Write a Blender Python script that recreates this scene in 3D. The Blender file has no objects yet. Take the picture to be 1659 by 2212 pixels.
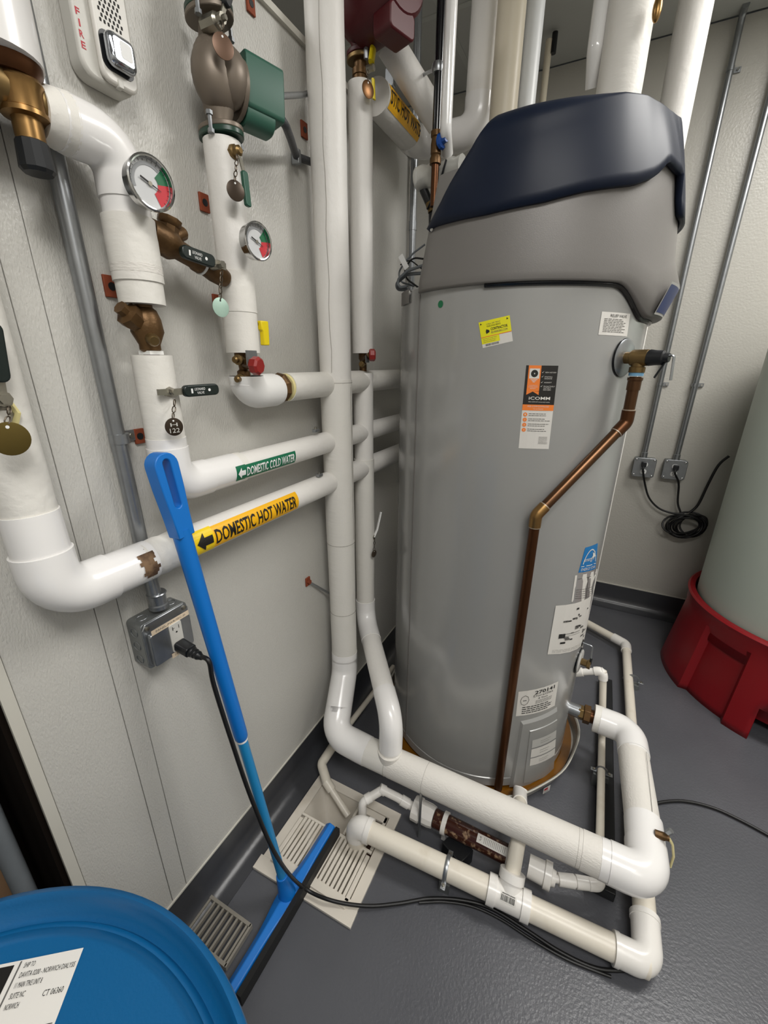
import bpy, math, random
from mathutils import Vector, Matrix, Quaternion
V = Vector
random.seed(7)
C = bpy.context.scene
COL = C.collection
PI = math.pi
# ------------------------------------------------------------------ camera
H = 1.45
F_PX, YAW, PITCH, ROLL = 896.59, math.radians(26.675), math.radians(19.906), math.radians(0.382)
fwd = V((-math.sin(YAW)*math.cos(PITCH), math.cos(YAW)*math.cos(PITCH), -math.sin(PITCH)))
rgt = V((math.cos(YAW), math.sin(YAW), 0))
upv = rgt.cross(fwd)
r2 = math.cos(ROLL)*rgt + math.sin(ROLL)*upv
u2 = -math.sin(ROLL)*rgt + math.cos(ROLL)*upv
cam_d = bpy.data.cameras.new('camera')
cam = bpy.data.objects.new('camera', cam_d); COL.objects.link(cam)
m = Matrix((r2, u2, -fwd)).transposed().to_4x4(); m.translation = V((0, 0, H))
cam.matrix_world = m
cam_d.sensor_fit = 'VERTICAL'; cam_d.sensor_height = 36.0
cam_d.lens = F_PX / 2212 * 36.0
cam_d.clip_start = 0.02
C.camera = cam
EYE = V((0, 0, H))

def P(px, py, X=None, Y=None, Z=None):
    """survey helper: where the sight line of a measured photo point meets a real plane of the room"""
    d = r2*((px-829.5)/F_PX) - u2*((py-1106)/F_PX) + fwd
    t = X/d.x if X is not None else (Y/d.y if Y is not None else (Z-H)/d.z)
    return EYE + d*t

# ------------------------------------------------------------------ world, lights, exposure
C.view_settings.view_transform = 'Standard'; C.view_settings.look = 'None'
C.view_settings.gamma = 1; C.view_settings.use_curve_mapping = False
C.view_settings.exposure = 0.10
w = bpy.data.worlds.new('world'); C.world = w; w.use_nodes = True
w.node_tree.nodes['Background'].inputs[0].default_value = (0.9, 0.95, 1, 1)
w.node_tree.nodes['Background'].inputs[1].default_value = 0.05
TROFFERS = [(1.15, 1.60, 34), (0.65, -0.35, 30), (-1.9, .1, 12), (1.75, -1.0, 6)]   # x, y, watts
CEIL = 2.80
WX = -0.777       # face of the left partition
BY = 2.72         # face of the back wall

# ------------------------------------------------------------------ materials
def srgb(h):
    h = h.lstrip('#'); c = [int(h[i:i+2], 16)/255 for i in (0, 2, 4)]
    return [x/12.92 if x <= .04045 else ((x+.055)/1.055)**2.4 for x in c]
MATS = {}
def mat(name, hexc, rough=.5, metal=0.0, var=0.0, vscale=12, bump=0.0, bscale=200, stretch=None, coat=0.0,
        spots=None, spec=.5, trans=0.0, alpha=1.0, emit=0.0):
    if name in MATS: return MATS[name]
    m = bpy.data.materials.new(name); m.use_nodes = True; MATS[name] = m
    nt = m.node_tree; b = nt.nodes['Principled BSDF']; L = nt.links
    col = srgb(hexc) + [1]
    b.inputs['Base Color'].default_value = col
    b.inputs['Roughness'].default_value = rough; b.inputs['Metallic'].default_value = metal
    b.inputs['Coat Weight'].default_value = coat; b.inputs['Coat Roughness'].default_value = .12
    b.inputs['Specular IOR Level'].default_value = spec
    b.inputs['Transmission Weight'].default_value = trans; b.inputs['Alpha'].default_value = alpha
    if emit:
        b.inputs['Emission Color'].default_value = col; b.inputs['Emission Strength'].default_value = emit
    tc = nt.nodes.new('ShaderNodeTexCoord')
    vec = tc.outputs['Object']
    if stretch:
        mp = nt.nodes.new('ShaderNodeMapping'); mp.inputs['Scale'].default_value = stretch
        L.new(vec, mp.inputs['Vector']); vec = mp.outputs[0]
    if var or spots:
        n = nt.nodes.new('ShaderNodeTexNoise'); n.inputs['Scale'].default_value = vscale; n.inputs['Detail'].default_value = 5
        L.new(vec, n.inputs['Vector'])
        mx = nt.nodes.new('ShaderNodeMix'); mx.data_type = 'RGBA'
        if spots:
            r = nt.nodes.new('ShaderNodeValToRGB')
            r.color_ramp.elements[0].position = spots[1]; r.color_ramp.elements[1].position = spots[2]
            L.new(n.outputs[0], r.inputs[0]); L.new(r.outputs[0], mx.inputs['Factor'])
            mx.inputs['A'].default_value = col; mx.inputs['B'].default_value = srgb(spots[0]) + [1]
        else:
            L.new(n.outputs[0], mx.inputs['Factor'])
            mx.inputs['A'].default_value = [c*(1-var) for c in col[:3]] + [1]
            mx.inputs['B'].default_value = [min(1, c*(1+var)) for c in col[:3]] + [1]
        L.new(mx.outputs['Result'], b.inputs['Base Color'])
    if bump:
        n2 = nt.nodes.new('ShaderNodeTexNoise'); n2.inputs['Scale'].default_value = bscale; n2.inputs['Detail'].default_value = 4
        L.new(vec, n2.inputs['Vector'])
        bp = nt.nodes.new('ShaderNodeBump'); bp.inputs['Strength'].default_value = bump; bp.inputs['Distance'].default_value = .002
        L.new(n2.outputs[0], bp.inputs['Height']); L.new(bp.outputs[0], b.inputs['Normal'])
    return m
WALL = mat('wall_panel', '#c3c1bb', rough=.26, var=.03, vscale=3, bump=.75, bscale=340, stretch=(1, 1, .4))
WALLB = mat('wall_back', '#b9b6ae', rough=.32, var=.03, vscale=3, bump=.6, bscale=110)
FLOOR = mat('epoxy_floor', '#515257', rough=.33, bump=.5, bscale=130, spots=('#5b5c61', .45, .75), vscale=2.2)
COVE = mat('cove', '#3a3b3f', rough=.3, var=.15, vscale=20, bump=.2, bscale=60)
CEILM = mat('ceiling_tile', '#b9b9b5', rough=.9, bump=.3, bscale=90, var=.03)
TBAR = mat('t_bar', '#bfc0bb', rough=.5)
TRIMW = mat('trim_white', '#c9c6bc', rough=.4)
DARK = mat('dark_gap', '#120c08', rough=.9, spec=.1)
JACKET = mat('jacket', '#e4e1dc', rough=.48, var=.04, vscale=14, bump=.5, bscale=75, stretch=(1, 1, 1))
JACKET2 = mat('jacket_canvas', '#dedad3', rough=.6, var=.04, vscale=14, bump=.6, bscale=110, stretch=(1, 1, 3.0))
JACKETW = mat('jacket_crinkle', '#e2dfd8', rough=.55, var=.03, vscale=10, bump=.7, bscale=45, stretch=(.35, 1.6, 1.6))
PVCJ = mat('pvc_jacket_elbow', '#eceae8', rough=.24, coat=.2)
SEAM = mat('seam_line', '#a7a39b', rough=.7)
PVC = mat('pvc_pipe', '#e0d9cb', rough=.35, spots=('#cfc5b3', .55, .8), vscale=14)
PVCW = mat('pvc_fitting', '#e8e5e0', rough=.25)
CPVC = mat('vent_pipe', '#dcd2bd', rough=.4, var=.03)
GLOSS = mat('gloss_white', '#e9e8e6', rough=.15, coat=.4)
BRASS = mat('brass', '#7a6440', rough=.4, metal=.8, var=.25, vscale=40)
BRASSB = mat('brass_bright', '#957448', rough=.32, metal=.9, var=.15, vscale=30)
BRONZE = mat('bronze', '#62482a', rough=.45, metal=.6, var=.3, vscale=35, bump=.3, bscale=150)
COPPER = mat('copper', '#5f432d', rough=.3, metal=.8, var=.45, vscale=9, stretch=(1, 1, .5))
COPPERD = mat('copper_dark', '#55341c', rough=.35, metal=.75, var=.35, vscale=10, stretch=(1, 1, .3))
SOLDER = mat('solder', '#b9aa98', rough=.45, metal=.6)
RUST = mat('rust_plate', '#8a4227', rough=.7, metal=.2, var=.3, vscale=60)
GALV = mat('galvanized', '#9a9da0', rough=.33, metal=.85, var=.15, vscale=45)
GALVD = mat('galvanized_box', '#888b8b', rough=.42, metal=.7, var=.25, vscale=25)
CHROME = mat('chrome', '#c9c9c9', rough=.12, metal=1)
STEEL = mat('steel', '#9b978c', rough=.3, metal=.9)
CASTG = mat('cast_grey', '#7b7064', rough=.45, metal=.4, var=.12, vscale=20)
GREEN = mat('pump_green', '#2f5a4b', rough=.45, var=.1)
GREEND = mat('green_flange', '#1c3d2f', rough=.35)
GRNV = mat('handle_green', '#20513f', rough=.4)
BLACKP = mat('black_plastic', '#15171a', rough=.4)
BLACKG = mat('black_gas_pipe', '#141518', rough=.2)
BLKGRN = mat('handle_black', '#0f1c19', rough=.35)
CORD = mat('cord', '#121213', rough=.45)
WHITEP = mat('white_print', '#e8e8e6', rough=.5)
BLACKPR = mat('black_print', '#16130f', rough=.55)
YEL = mat('label_yellow', '#f5b70e', rough=.4)
YELA = mat('label_yellow_arrow', '#f2cf12', rough=.4)
YELB = mat('yellow_handle', '#e8cf13', rough=.4)
LGRN = mat('label_green', '#0e6b4a', rough=.4)
RED = mat('red_knob', '#8e2420', rough=.4)
REDP = mat('red_pump', '#4d0f16', rough=.45)
REDS = mat('red_stand', '#860713', rough=.38, bump=.15, bscale=50)
TANK = mat('tank_poly', '#b9c2b8', rough=.4, var=.02)
HEAT = mat('heater_jacket', '#9b9b99', rough=.25, metal=.1, coat=.4)
SHR = mat('heater_shroud', '#7b7875', rough=.45, metal=.15, bump=.1, bscale=500)
NAVY = mat('navy_cover', '#0e182b', rough=.46, spec=.28, var=.05)
NAVYL = mat('navy_label', '#26346a', rough=.4)
BLKT = mat('black_trim', '#101113', rough=.2)
PAN = mat('pan_metal', '#b7b4ac', rough=.35, metal=.5)
PANW = mat('pan_rust_water', '#6d450f', rough=.12, var=.4, vscale=14)
BLUEH = mat('blue_squeegee', '#0b6fc4', rough=.4)
BLUET = mat('blue_tube', '#1c84bd', rough=.35)
BLUED = mat('blue_drum', '#065587', rough=.38, bump=.12, bscale=300)
RUBBER = mat('rubber', '#0b0b0c', rough=.6)
PAPER = mat('paper', '#d9d6d0', rough=.55)
PAPERG = mat('paper_grey', '#b9b8b4', rough=.55)
INK = mat('ink', '#5d5b58', rough=.7)
INKD = mat('ink_dark', '#1d1c1b', rough=.7)
ORANGE = mat('orange', '#f08232', rough=.45)
YSTK = mat('sticker_yellow', '#e9e21a', rough=.45)
LBLUE = mat('sticker_blue', '#1173b4', rough=.35)
REDINK = mat('red_ink', '#b01c2e', rough=.5)
SINK = mat('sink_enamel', '#d5cec2', rough=.3, spots=('#a89a86', .58, .9), vscale=9)
SINKD = mat('sink_drain_dark', '#4a2412', rough=.5, var=.4)
NEUT = mat('neutralizer_tube', '#3d2017', rough=.18, spots=('#a08468', .55, .68), vscale=55)
DIAL = mat('dial_white', '#c9cacb', rough=.35)
DGRY = mat('dial_grey', '#8f9193', rough=.4)
DGRN = mat('dial_green', '#14643e', rough=.4)
DRED = mat('dial_red', '#c02a35', rough=.4)
TAGB = mat('tag_brown', '#40352b', rough=.35, metal=.6)
TAGO = mat('tag_olive', '#6a5a2d', rough=.35, metal=.7)
TAGM = mat('tag_mint', '#a8c4b5', rough=.45, metal=.2, var=.15, vscale=60)
CHAINM = mat('chain', '#5b5247', rough=.4, metal=.8)
CLEARP = mat('clear_plastic', '#e2e1da', rough=.22, trans=.25, spec=.7, alpha=.72)
BLUEK = mat('blue_knob', '#0b4696', rough=.35)
IVORY = mat('ivory', '#c9c7c0', rough=.45)
LENSM = mat('strobe_lens', '#aeb2b8', rough=.05, metal=.9)
FRED = mat('fire_red', '#b8172d', rough=.5)
CREAM = mat('label_cream', '#e3cfb4', rough=.5)
YFOAM = mat('foam_yellow', '#d9cd93', rough=.8)
STAIN = mat('exposed_brown', '#7c6248', rough=.8, spots=('#4b3524', .4, .6), vscale=50)
DTILE = mat('light_diffuser', '#ffffff', emit=3.0)
BROWNPOST = mat('brown_post', '#8a6c50', rough=.6, var=.2)
GREYPOST = mat('grey_post', '#6d7276', rough=.5, var=.15, vscale=30)

# ------------------------------------------------------------------ mesh collector
def frame(d):
    d = d.normalized(); a = V((0, 0, 1)) if abs(d.z) < .9 else V((1, 0, 0))
    x = a.cross(d).normalized(); return x, d.cross(x)
def fillet(pts, rad, n=7):
    pts = [V(p) for p in pts]; out = [pts[0]]
    for i in range(1, len(pts)-1):
        a, b, c = pts[i-1], pts[i], pts[i+1]
        d1 = (a-b); d2 = (c-b); l1, l2 = d1.length, d2.length; d1.normalize(); d2.normalize()
        ang = d1.angle(d2)
        if ang > PI-.02: out.append(b); continue
        r = rad[i-1] if isinstance(rad, (list, tuple)) else rad
        t = min(r/math.tan(ang/2), l1*(.98 if i == 1 else .49), l2*(.98 if i == len(pts)-2 else .49)); r = t*math.tan(ang/2)
        cen = b + (d1+d2).normalized()*(r/math.sin(ang/2))
        s = b+d1*t-cen; e = b+d2*t-cen
        ax = s.cross(e).normalized(); tot = s.angle(e)
        for k in range(n+1):
            out.append(cen + Quaternion(ax, tot*k/n) @ s)
    out.append(pts[-1]); return out
class M:
    def __init__(s): s.v = []; s.f = []; s.mi = []; s.mats = []
    def _m(s, mt):
        if mt not in s.mats: s.mats.append(mt)
        return s.mats.index(mt)
    def add(s, vs, fs, mt):
        o = len(s.v); s.v += [tuple(v) for v in vs]; k = s._m(mt)
        for f in fs: s.f.append([i+o for i in f]); s.mi.append(k)
        return s
    def tube(s, pts, r, mt, seg=20, caps=True, closed=False, sx=1, sy=1):
        pts = [V(p) for p in pts]; n = len(pts); vs = []; fs = []
        rr = r if callable(r) else (lambda i, t: r[i] if isinstance(r, (list, tuple)) else r)
        tang = []
        for i in range(n):
            if closed: t = pts[(i+1) % n]-pts[i-1]
            else: t = pts[min(i+1, n-1)]-pts[max(i-1, 0)]
            tang.append(t.normalized())
        x, y = frame(tang[0])
        for i in range(n):
            if i:
                q = tang[i-1].rotation_difference(tang[i]); x = q @ x; y = q @ y
            R = rr(i, i/(n-1))
            for k in range(seg):
                a = 2*PI*k/seg; vs.append(pts[i]+x*(math.cos(a)*R*sx)+y*(math.sin(a)*R*sy))
        m_ = n if closed else n-1
        for i in range(m_):
            j = (i+1) % n
            for k in range(seg):
                l = (k+1) % seg; fs.append([i*seg+k, i*seg+l, j*seg+l, j*seg+k])
        if caps and not closed:
            fs.append([k for k in range(seg)][::-1]); fs.append([(n-1)*seg+k for k in range(seg)])
        return s.add(vs, fs, mt)
    def cyl(s, a, b, r, mt, seg=20, r1=None): return s.tube([a, b], [r, r if r1 is None else r1], mt, seg)
    def lathe(s, o, ax, prof, mt, seg=24):       # prof: (distance along axis, radius)
        o = V(o); ax = V(ax).normalized(); x, y = frame(ax); vs = []; fs = []
        for h, r in prof:
            for k in range(seg):
                a = 2*PI*k/seg; vs.append(o+ax*h+x*(math.cos(a)*r)+y*(math.sin(a)*r))
        for i in range(len(prof)-1):
            for k in range(seg):
                l = (k+1) % seg; fs.append([i*seg+k, i*seg+l, (i+1)*seg+l, (i+1)*seg+k])
        fs.append([k for k in range(seg)][::-1]); fs.append([(len(prof)-1)*seg+k for k in range(seg)])
        return s.add(vs, fs, mt)
    def box(s, c, size, mt, ax=None):
        c = V(c); X, Y, Z = ax if ax else (V((1, 0, 0)), V((0, 1, 0)), V((0, 0, 1)))
        hx, hy, hz = [q/2 for q in size]; vs = []
        for i in (-1, 1):
            for j in (-1, 1):
                for k in (-1, 1): vs.append(c+X*(i*hx)+Y*(j*hy)+Z*(k*hz))
        return s.add(vs, [[0, 1, 3, 2], [4, 6, 7, 5], [0, 4, 5, 1], [2, 3, 7, 6], [0, 2, 6, 4], [1, 5, 7, 3]], mt)
    def ext(s, poly, axes, o, h0, h1, mt):      # polygon (u,v) extruded along third axis
        o = V(o); U, W_, N = axes; n = len(poly)
        vs = [o+U*u+W_*w_+N*h0 for u, w_ in poly]+[o+U*u+W_*w_+N*h1 for u, w_ in poly]
        fs = [list(range(n))[::-1], list(range(n, 2*n))]+[[i, (i+1) % n, n+(i+1) % n, n+i] for i in range(n)]
        return s.add(vs, fs, mt)
    def ball(s, c, r, mt, seg=18, sc=(1, 1, 1), ax=None):
        c = V(c); X, Y, Z = ax if ax else (V((1, 0, 0)), V((0, 1, 0)), V((0, 0, 1))); vs = []; fs = []; n = seg//2
        for i in range(n+1):
            t = PI*i/n
            for k in range(seg):
                a = 2*PI*k/seg
                vs.append(c+X*(r*sc[0]*math.sin(t)*math.cos(a))+Y*(r*sc[1]*math.sin(t)*math.sin(a))+Z*(r*sc[2]*math.cos(t)))
        for i in range(n):
            for k in range(seg):
                l = (k+1) % seg; fs.append([i*seg+k, (i+1)*seg+k, (i+1)*seg+l, i*seg+l])
        return s.add(vs, fs, mt)
    def build(s, name, parent=None, bevel=0.0, ang=38, flat=False):
        me = bpy.data.meshes.new(name); me.from_pydata(s.v, [], s.f)
        for mt in s.mats: me.materials.append(mt)
        me.polygons.foreach_set('material_index', s.mi)
        if not flat:
            me.shade_smooth(); me.set_sharp_from_angle(angle=math.radians(ang))
        me.update()
        o = bpy.data.objects.new(name, me); COL.objects.link(o)
        if parent is not None:
            o.parent = parent
            if parent.type == 'EMPTY': o.location = -parent.location
        if bevel:
            b = o.modifiers.new('b', 'BEVEL'); b.width = bevel; b.segments = 2; b.limit_method = 'ANGLE'
        return o
def rrect(w_, h_, r, n=4, cx=0, cy=0):
    out = []
    for sx, sy, a0 in ((1, 1, 0), (-1, 1, 90), (-1, -1, 180), (1, -1, 270)):
        for k in range(n+1):
            a = math.radians(a0+90*k/n); out.append((cx+sx*(w_/2-r)+r*math.cos(a), cy+sy*(h_/2-r)+r*math.sin(a)))
    return out
def thing(name, label, cat, loc, group=None):
    o = bpy.data.objects.new(name, None); COL.objects.link(o); o.location = loc; o.empty_display_size = .05
    o['label'] = label; o['category'] = cat
    if group: o['group'] = group
    return o
def tag(o, label, cat, group=None):
    o['label'] = label; o['category'] = cat
    if group: o['group'] = group
    return o
def struct(o): o['kind'] = 'structure'; return o
def lab(o, t): o['label'] = t; return o
AX = (V((1, 0, 0)), V((0, 1, 0)), V((0, 0, 1)))

# flat lettering: text laid on a surface map f(u, v, h) -> point
_tc = {}
def text_mesh(txt, bold=False):
    k = (txt, bold)
    if k in _tc: return _tc[k]
    cu = bpy.data.curves.new('t', 'FONT'); cu.body = txt; cu.size = 1; cu.resolution_u = 2
    if bold: cu.offset = .02
    o = bpy.data.objects.new('t', cu); me = bpy.data.meshes.new_from_object(o)
    vs = [(v.co.x, v.co.y) for v in me.vertices]; fs = [list(p.vertices) for p in me.polygons]
    bpy.data.objects.remove(o); bpy.data.meshes.remove(me); bpy.data.curves.remove(cu)
    if not vs: vs = [(0, 0)]
    x0 = min(v[0] for v in vs); x1 = max(v[0] for v in vs)
    _tc[k] = (vs, fs, x0, x1); return _tc[k]
class Sheet:
    """printed sheet following a surface"""
    def __init__(s, f): s.f = f; s.m = M(); s.k = 0
    def rect(s, u0, v0, u1, v1, mt, h, nu=1, nv=1):
        vs = []; fs = []
        for i in range(nu+1):
            for j in range(nv+1): vs.append(s.f(u0+(u1-u0)*i/nu, v0+(v1-v0)*j/nv, h))
        for i in range(nu):
            for j in range(nv):
                a = i*(nv+1)+j; fs.append([a, a+nv+1, a+nv+2, a+1])
        s.m.add(vs, fs, mt); return s
    def poly(s, pts, mt, h):
        s.m.add([s.f(u, v, h) for u, v in pts], [list(range(len(pts)))], mt); return s
    def disc(s, u, v, r, mt, h, n=16): return s.poly([(u+r*math.cos(2*PI*k/n), v+r*math.sin(2*PI*k/n)) for k in range(n)], mt, h)
    def text(s, t, u, v, hgt, mt, h, width=None, bold=False, cuts=0):
        vs, fs, x0, x1 = text_mesh(t, bold); sc = hgt/.70
        sx = width/(x1-x0) if width else sc
        if cuts:
            import bmesh
            bm = bmesh.new(); bv = [bm.verts.new((a, b, 0)) for a, b in vs]
            for f in fs:
                try: bm.faces.new([bv[i] for i in f])
                except ValueError: pass
            for c in range(cuts):
                y = -.2+1.1*(c+1)/(cuts+1)
                bmesh.ops.bisect_plane(bm, geom=bm.verts[:]+bm.edges[:]+bm.faces[:], plane_co=(0, y, 0), plane_no=(0, 1, 0))
            bm.verts.index_update()
            vs = [(q.co.x, q.co.y) for q in bm.verts]; fs = [[q.index for q in f.verts] for f in bm.faces]; bm.free()
        s.m.add([s.f(u+(a-x0)*sx, v+b*sc, h) for a, b in vs], fs, mt); return s
    def build(s, name, parent): return s.m.build(name, parent, flat=True)
def cylmap(o, ax, ref, r, u_is_axis=False):
    """u around, v along axis (or swapped); angle 0 at ref"""
    o = V(o); ax = V(ax).normalized(); ref = V(ref).normalized(); side = ax.cross(ref)
    def f(u, v, h):
        if u_is_axis: al, ar = u, v/r
        else: al, ar = v, u/r
        return o+ax*al+(ref*math.cos(ar)+side*math.sin(ar))*(r+h)
    return f
def planemap(o, U, W_, N):
    o = V(o)
    return lambda u, v, h: o+U*u+W_*v+N*h

# ================================================================== SETTING
EY = 1.76                 # far end of the partition
SY0 = 0.188               # near end of the partition
PH = 2.165                # height of the partition
# floor
HX0, HX1, HY0, HY1 = -.70, -.387, .596, .892      # recess for the floor sink
g = M()
for x0, x1, y0, y1 in ((-3, HX0, -1.8, 3.8), (HX1, 3, -1.8, 3.8), (HX0, HX1, -1.8, HY0), (HX0, HX1, HY1, 3.8)):
    g.box(((x0+x1)/2, (y0+y1)/2, -.1), (x1-x0, y1-y0, .2), FLOOR)
g.box(((HX0+HX1)/2, (HY0+HY1)/2, -.19), (HX1-HX0, HY1-HY0, .02), FLOOR)
fl = struct(g.build('floor', ang=30))
# left partition, built of a core and its facing panels
g = M(); g.box((WX-.07, (SY0+EY)/2, PH/2), (.12, EY-SY0, PH), WALLB); wl = struct(g.build('wall_left'))
def panel(y0, y1, x=WX, z0=.136, z1=PH, mt=WALL):
    q = M(); q.box((x-.006, (y0+y1)/2, (z0+z1)/2), (.012, y1-y0, z1-z0), mt)
    return q.build('panel', wl, bevel=.0008)
ys = [.207, .3505, .392, 1.455, EY]
for a, b in zip(ys[:-1], ys[1:]): panel(a+.0006, b-.0006)
g = M(); g.box((WX-.004, (SY0+.2055)/2, PH/2), (.02, .2055-SY0, PH), TRIMW); g.build('edge_trim', wl)
g = M(); g.box((WX-.004, (SY0+EY)/2, PH+.006), (.028, EY-SY0, .014), TRIMW); g.build('cap_trim', wl)
# back wall, right wall, far left wall, wall behind the camera
g = M(); g.box((-.3, BY+.05, CEIL/2), (5.6, .1, CEIL), WALLB); wb = struct(g.build('wall_back'))
g = M(); g.box((2.45, 1.0, CEIL/2), (.1, 5.4, CEIL), WALLB); struct(g.build('wall_right'))
g = M(); g.box((-2.65, 1.0, CEIL/2), (.1, 5.4, CEIL), WALLB); struct(g.build('wall_far_left'))
g = M(); g.box((-.1, -1.65, CEIL/2), (5.2, .1, CEIL), WALLB); struct(g.build('wall_front'))
# cove baseboards
def cove(p0, p1, n, name, hgt=.136):
    p0, p1, n = V(p0), V(p1), V(n); prof = [(0, 0), (.075, 0), (.075, .003), (.05, .006), (.03, .014), (.016, .03), (.009, .055), (.008, hgt), (0, hgt)]
    q = M(); d = (p1-p0)
    q.ext([(a, b) for a, b in prof], (n, AX[2], d.normalized()), p0, 0, d.length, COVE)
    return struct(q.build(name, ang=60))
cove((WX-.012, SY0, 0), (WX-.012, EY, 0), (1, 0, 0), 'baseboard_left')
cove((-2.6, BY, 0), (2.4, BY, 0), (0, -1, 0), 'baseboard_back')
g = M(); g.box((WX-.003, (SY0+EY)/2, .1385), (.013, EY-SY0, .005), TRIMW); struct(g.build('trim_1'))
g = M(); g.box((0, BY-.004, .1385), (4.8, .008, .005), TRIMW); struct(g.build('trim_2'))
# opening beside the partition: dark sheets stand in for its shade; jamb posts behind
g = M(); g.box((WX-.30, -.25, 1.1), (.04, .9, 2.2), DARK); g.box((WX-.14, .183, 1.1), (.28, .009, 2.2), DARK); struct(g.build('opening_shade'))
g = M(); g.tube([(WX-.050, .138, 0), (WX-.050, .138, 2.2)], .016, GREYPOST); tag(g.build('standpipe'), 'grey upright pipe in the dark gap left of the wall, behind the blue drum', 'pipe')
g = M(); g.tube([(WX-.115, .128, 0), (WX-.115, .128, 2.2)], .020, BROWNPOST); tag(g.build('standpipe'), 'brown upright pipe at the far left edge, behind the blue drum', 'pipe')
# ceiling: tiles in T-bars
g = M(); g.box((-.1, .55, CEIL+.06), (5.2, 4.5, .04), CEILM); ce = struct(g.build('ceiling'))
TX = [-2.6]+[-2.05+.61*i for i in range(8)]; TYs = [2.72-.56-.61*i for i in range(7)]; TYs = [2.72]+TYs
tile_me = None
for i in range(len(TX)-1):
    for j in range(len(TYs)-1):
        x0, x1, y1, y0 = TX[i], TX[i+1], TYs[j], TYs[j+1]
        if any(abs(lx-(x0+x1)/2) < .31 and abs(ly-(y0+y1)/2) < .35 for lx, ly, _ in []): continue
        q = M(); q.box(((x0+x1)/2, (y0+y1)/2, CEIL+.008), (x1-x0-.026, y1-y0-.026, .016), CEILM); q.build('ceiling_tile', ce)
for x in TX[1:]:
    q = M(); q.box((x, .55, CEIL+.002), (.024, 4.4, .008), TBAR); q.build('ceiling_bar', ce)
for y in TYs[1:]:
    q = M(); q.box((-.1, y, CEIL+.002), (5.0, .024, .0085), TBAR); q.build('ceiling_bar', ce)
# lay-in lights
for i, (x, y, wt) in enumerate(TROFFERS):
    t = thing('ceiling_light', ['lay-in fluorescent ceiling light over the right side by the tank', 'lay-in fluorescent ceiling light above the camera side of the room',
              'lay-in fluorescent ceiling light beyond the left partition', 'lay-in fluorescent ceiling light in the near right corner'][i], 'ceiling light', (x, y, CEIL))
    q = M(); q.box((x, y, CEIL-.004), (1.20, .60, .016), TBAR); q.build('frame', t, bevel=.003)
    q = M(); q.box((x, y, CEIL-.0145), (1.14, .54, .004), DTILE); q.build('diffuser', t)
    ld = bpy.data.lights.new('lamp', 'AREA'); ld.shape = 'RECTANGLE'; ld.size = 1.12; ld.size_y = .5; ld.energy = wt; ld.color = (1, .975, .93)
    lo = bpy.data.objects.new('lamp', ld); COL.objects.link(lo); lo.parent = t; lo.location = (0, 0, -.02)

# ================================================================== PIPE HELPERS
def ring(pt, d, r, mt, wd=.012, name='seam', parent=None, seg=24):
    d = V(d).normalized(); q = M(); q.cyl(V(pt)-d*wd/2, V(pt)+d*wd/2, r, mt, seg); return q.build(name, parent)
def jacket(pts, r, parent, mt=JACKET, name='jacket_section', elbow=PVCJ, rad=.06, elbow_r=None, el_len=.05, wob=0.0):
    """straight jacket sections with elbow covers at the corners"""
    pts = [V(p) for p in pts]; er = elbow_r or r+.0018; n = len(pts)
    for i in range(n-1):
        a, b = pts[i], pts[i+1]; L = (b-a).length; dd = (b-a).normalized()
        def trim(j):
            if j <= 0 or j >= n-1: return 0
            an = (pts[j-1]-pts[j]).angle(pts[j+1]-pts[j]); return min(rad/math.tan(an/2)+el_len*.4, L*.45)
        a, b = a+dd*trim(i), b-dd*trim(i+1)
        if (n > 2 and i and i < n-2 and (b-a).length < .03): continue
        k = max(2, int(L/.03))
        q = M(); line = [a.lerp(b, j/k) for j in range(k+1)]
        ph = random.random()*9
        q.tube(line, (lambda ii, t_: r*(1+wob*math.sin(ii*1.3+ph)*.5+wob*math.sin(ii*.47+ph))) if wob else r, mt, 28)
        q.build(name, parent)
    for i in range(1, n-1):
        a, b, c = pts[i-1], pts[i], pts[i+1]; d1 = (a-b).normalized(); d2 = (c-b).normalized()
        ang = d1.angle(d2); t = rad/math.tan(ang/2); e = t+el_len
        q = M(); q.tube(fillet([b+d1*min(e, (a-b).length), b, b+d2*min(e, (c-b).length)], rad, 9), er, elbow, 28); q.build('elbow_cover', parent)
def chain(a, b, r=.0042, parent=None, mt=CHAINM):
    a, b = V(a), V(b); d = (b-a); n = max(2, int(d.length/(r*2.4))); dn = d.normalized(); x, y = frame(dn); q = M()
    for i in range(n):
        c = a+d*((i+.5)/n); s_ = x if i % 2 else y
        loop = [c+dn*(math.cos(k*PI/4)*r*1.45)+s_*(math.sin(k*PI/4)*r*.75) for k in range(8)]
        q.tube(loop, r*.24, mt, 5, closed=True)
    return q.build('chain', parent)
def valve_tag(label, top, disc_c, r, n, mt, nm='disc', txt=None, cmt=CHAINM, tilt=0):
    disc_c = V(disc_c); n = V(n).normalized(); t = thing('valve_tag', label, 'tag', disc_c)
    q = M(); q.lathe(disc_c-n*.0008, n, [(0, r*.97), (.0002, r), (.0014, r), (.0016, r*.97)], mt, 32)
    top_e = disc_c+V((0, 0, r*.8))
    q.build('disc', t)
    q = M(); q.cyl(top_e-n*.0012-V((0, 0, .002)), top_e+n*.0012-V((0, 0, .002)), r*.1, WHITEP if mt is not TAGM else INKD, 10); q.build('eyelet', t)
    chain(V(top), top_e, parent=t, mt=cmt)
    if txt:
        U = AX[2].cross(n).normalized(); s = Sheet(planemap(disc_c, U, AX[2], n))
        s.text(txt[0], -r*.4, r*.05, r*.4, IVORY, .0012, r*.8); s.text(txt[1], -r*.55, -r*.65, r*.5, IVORY, .0012, r*1.1)
        s.build('stamped_number', t)
    return t
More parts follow.
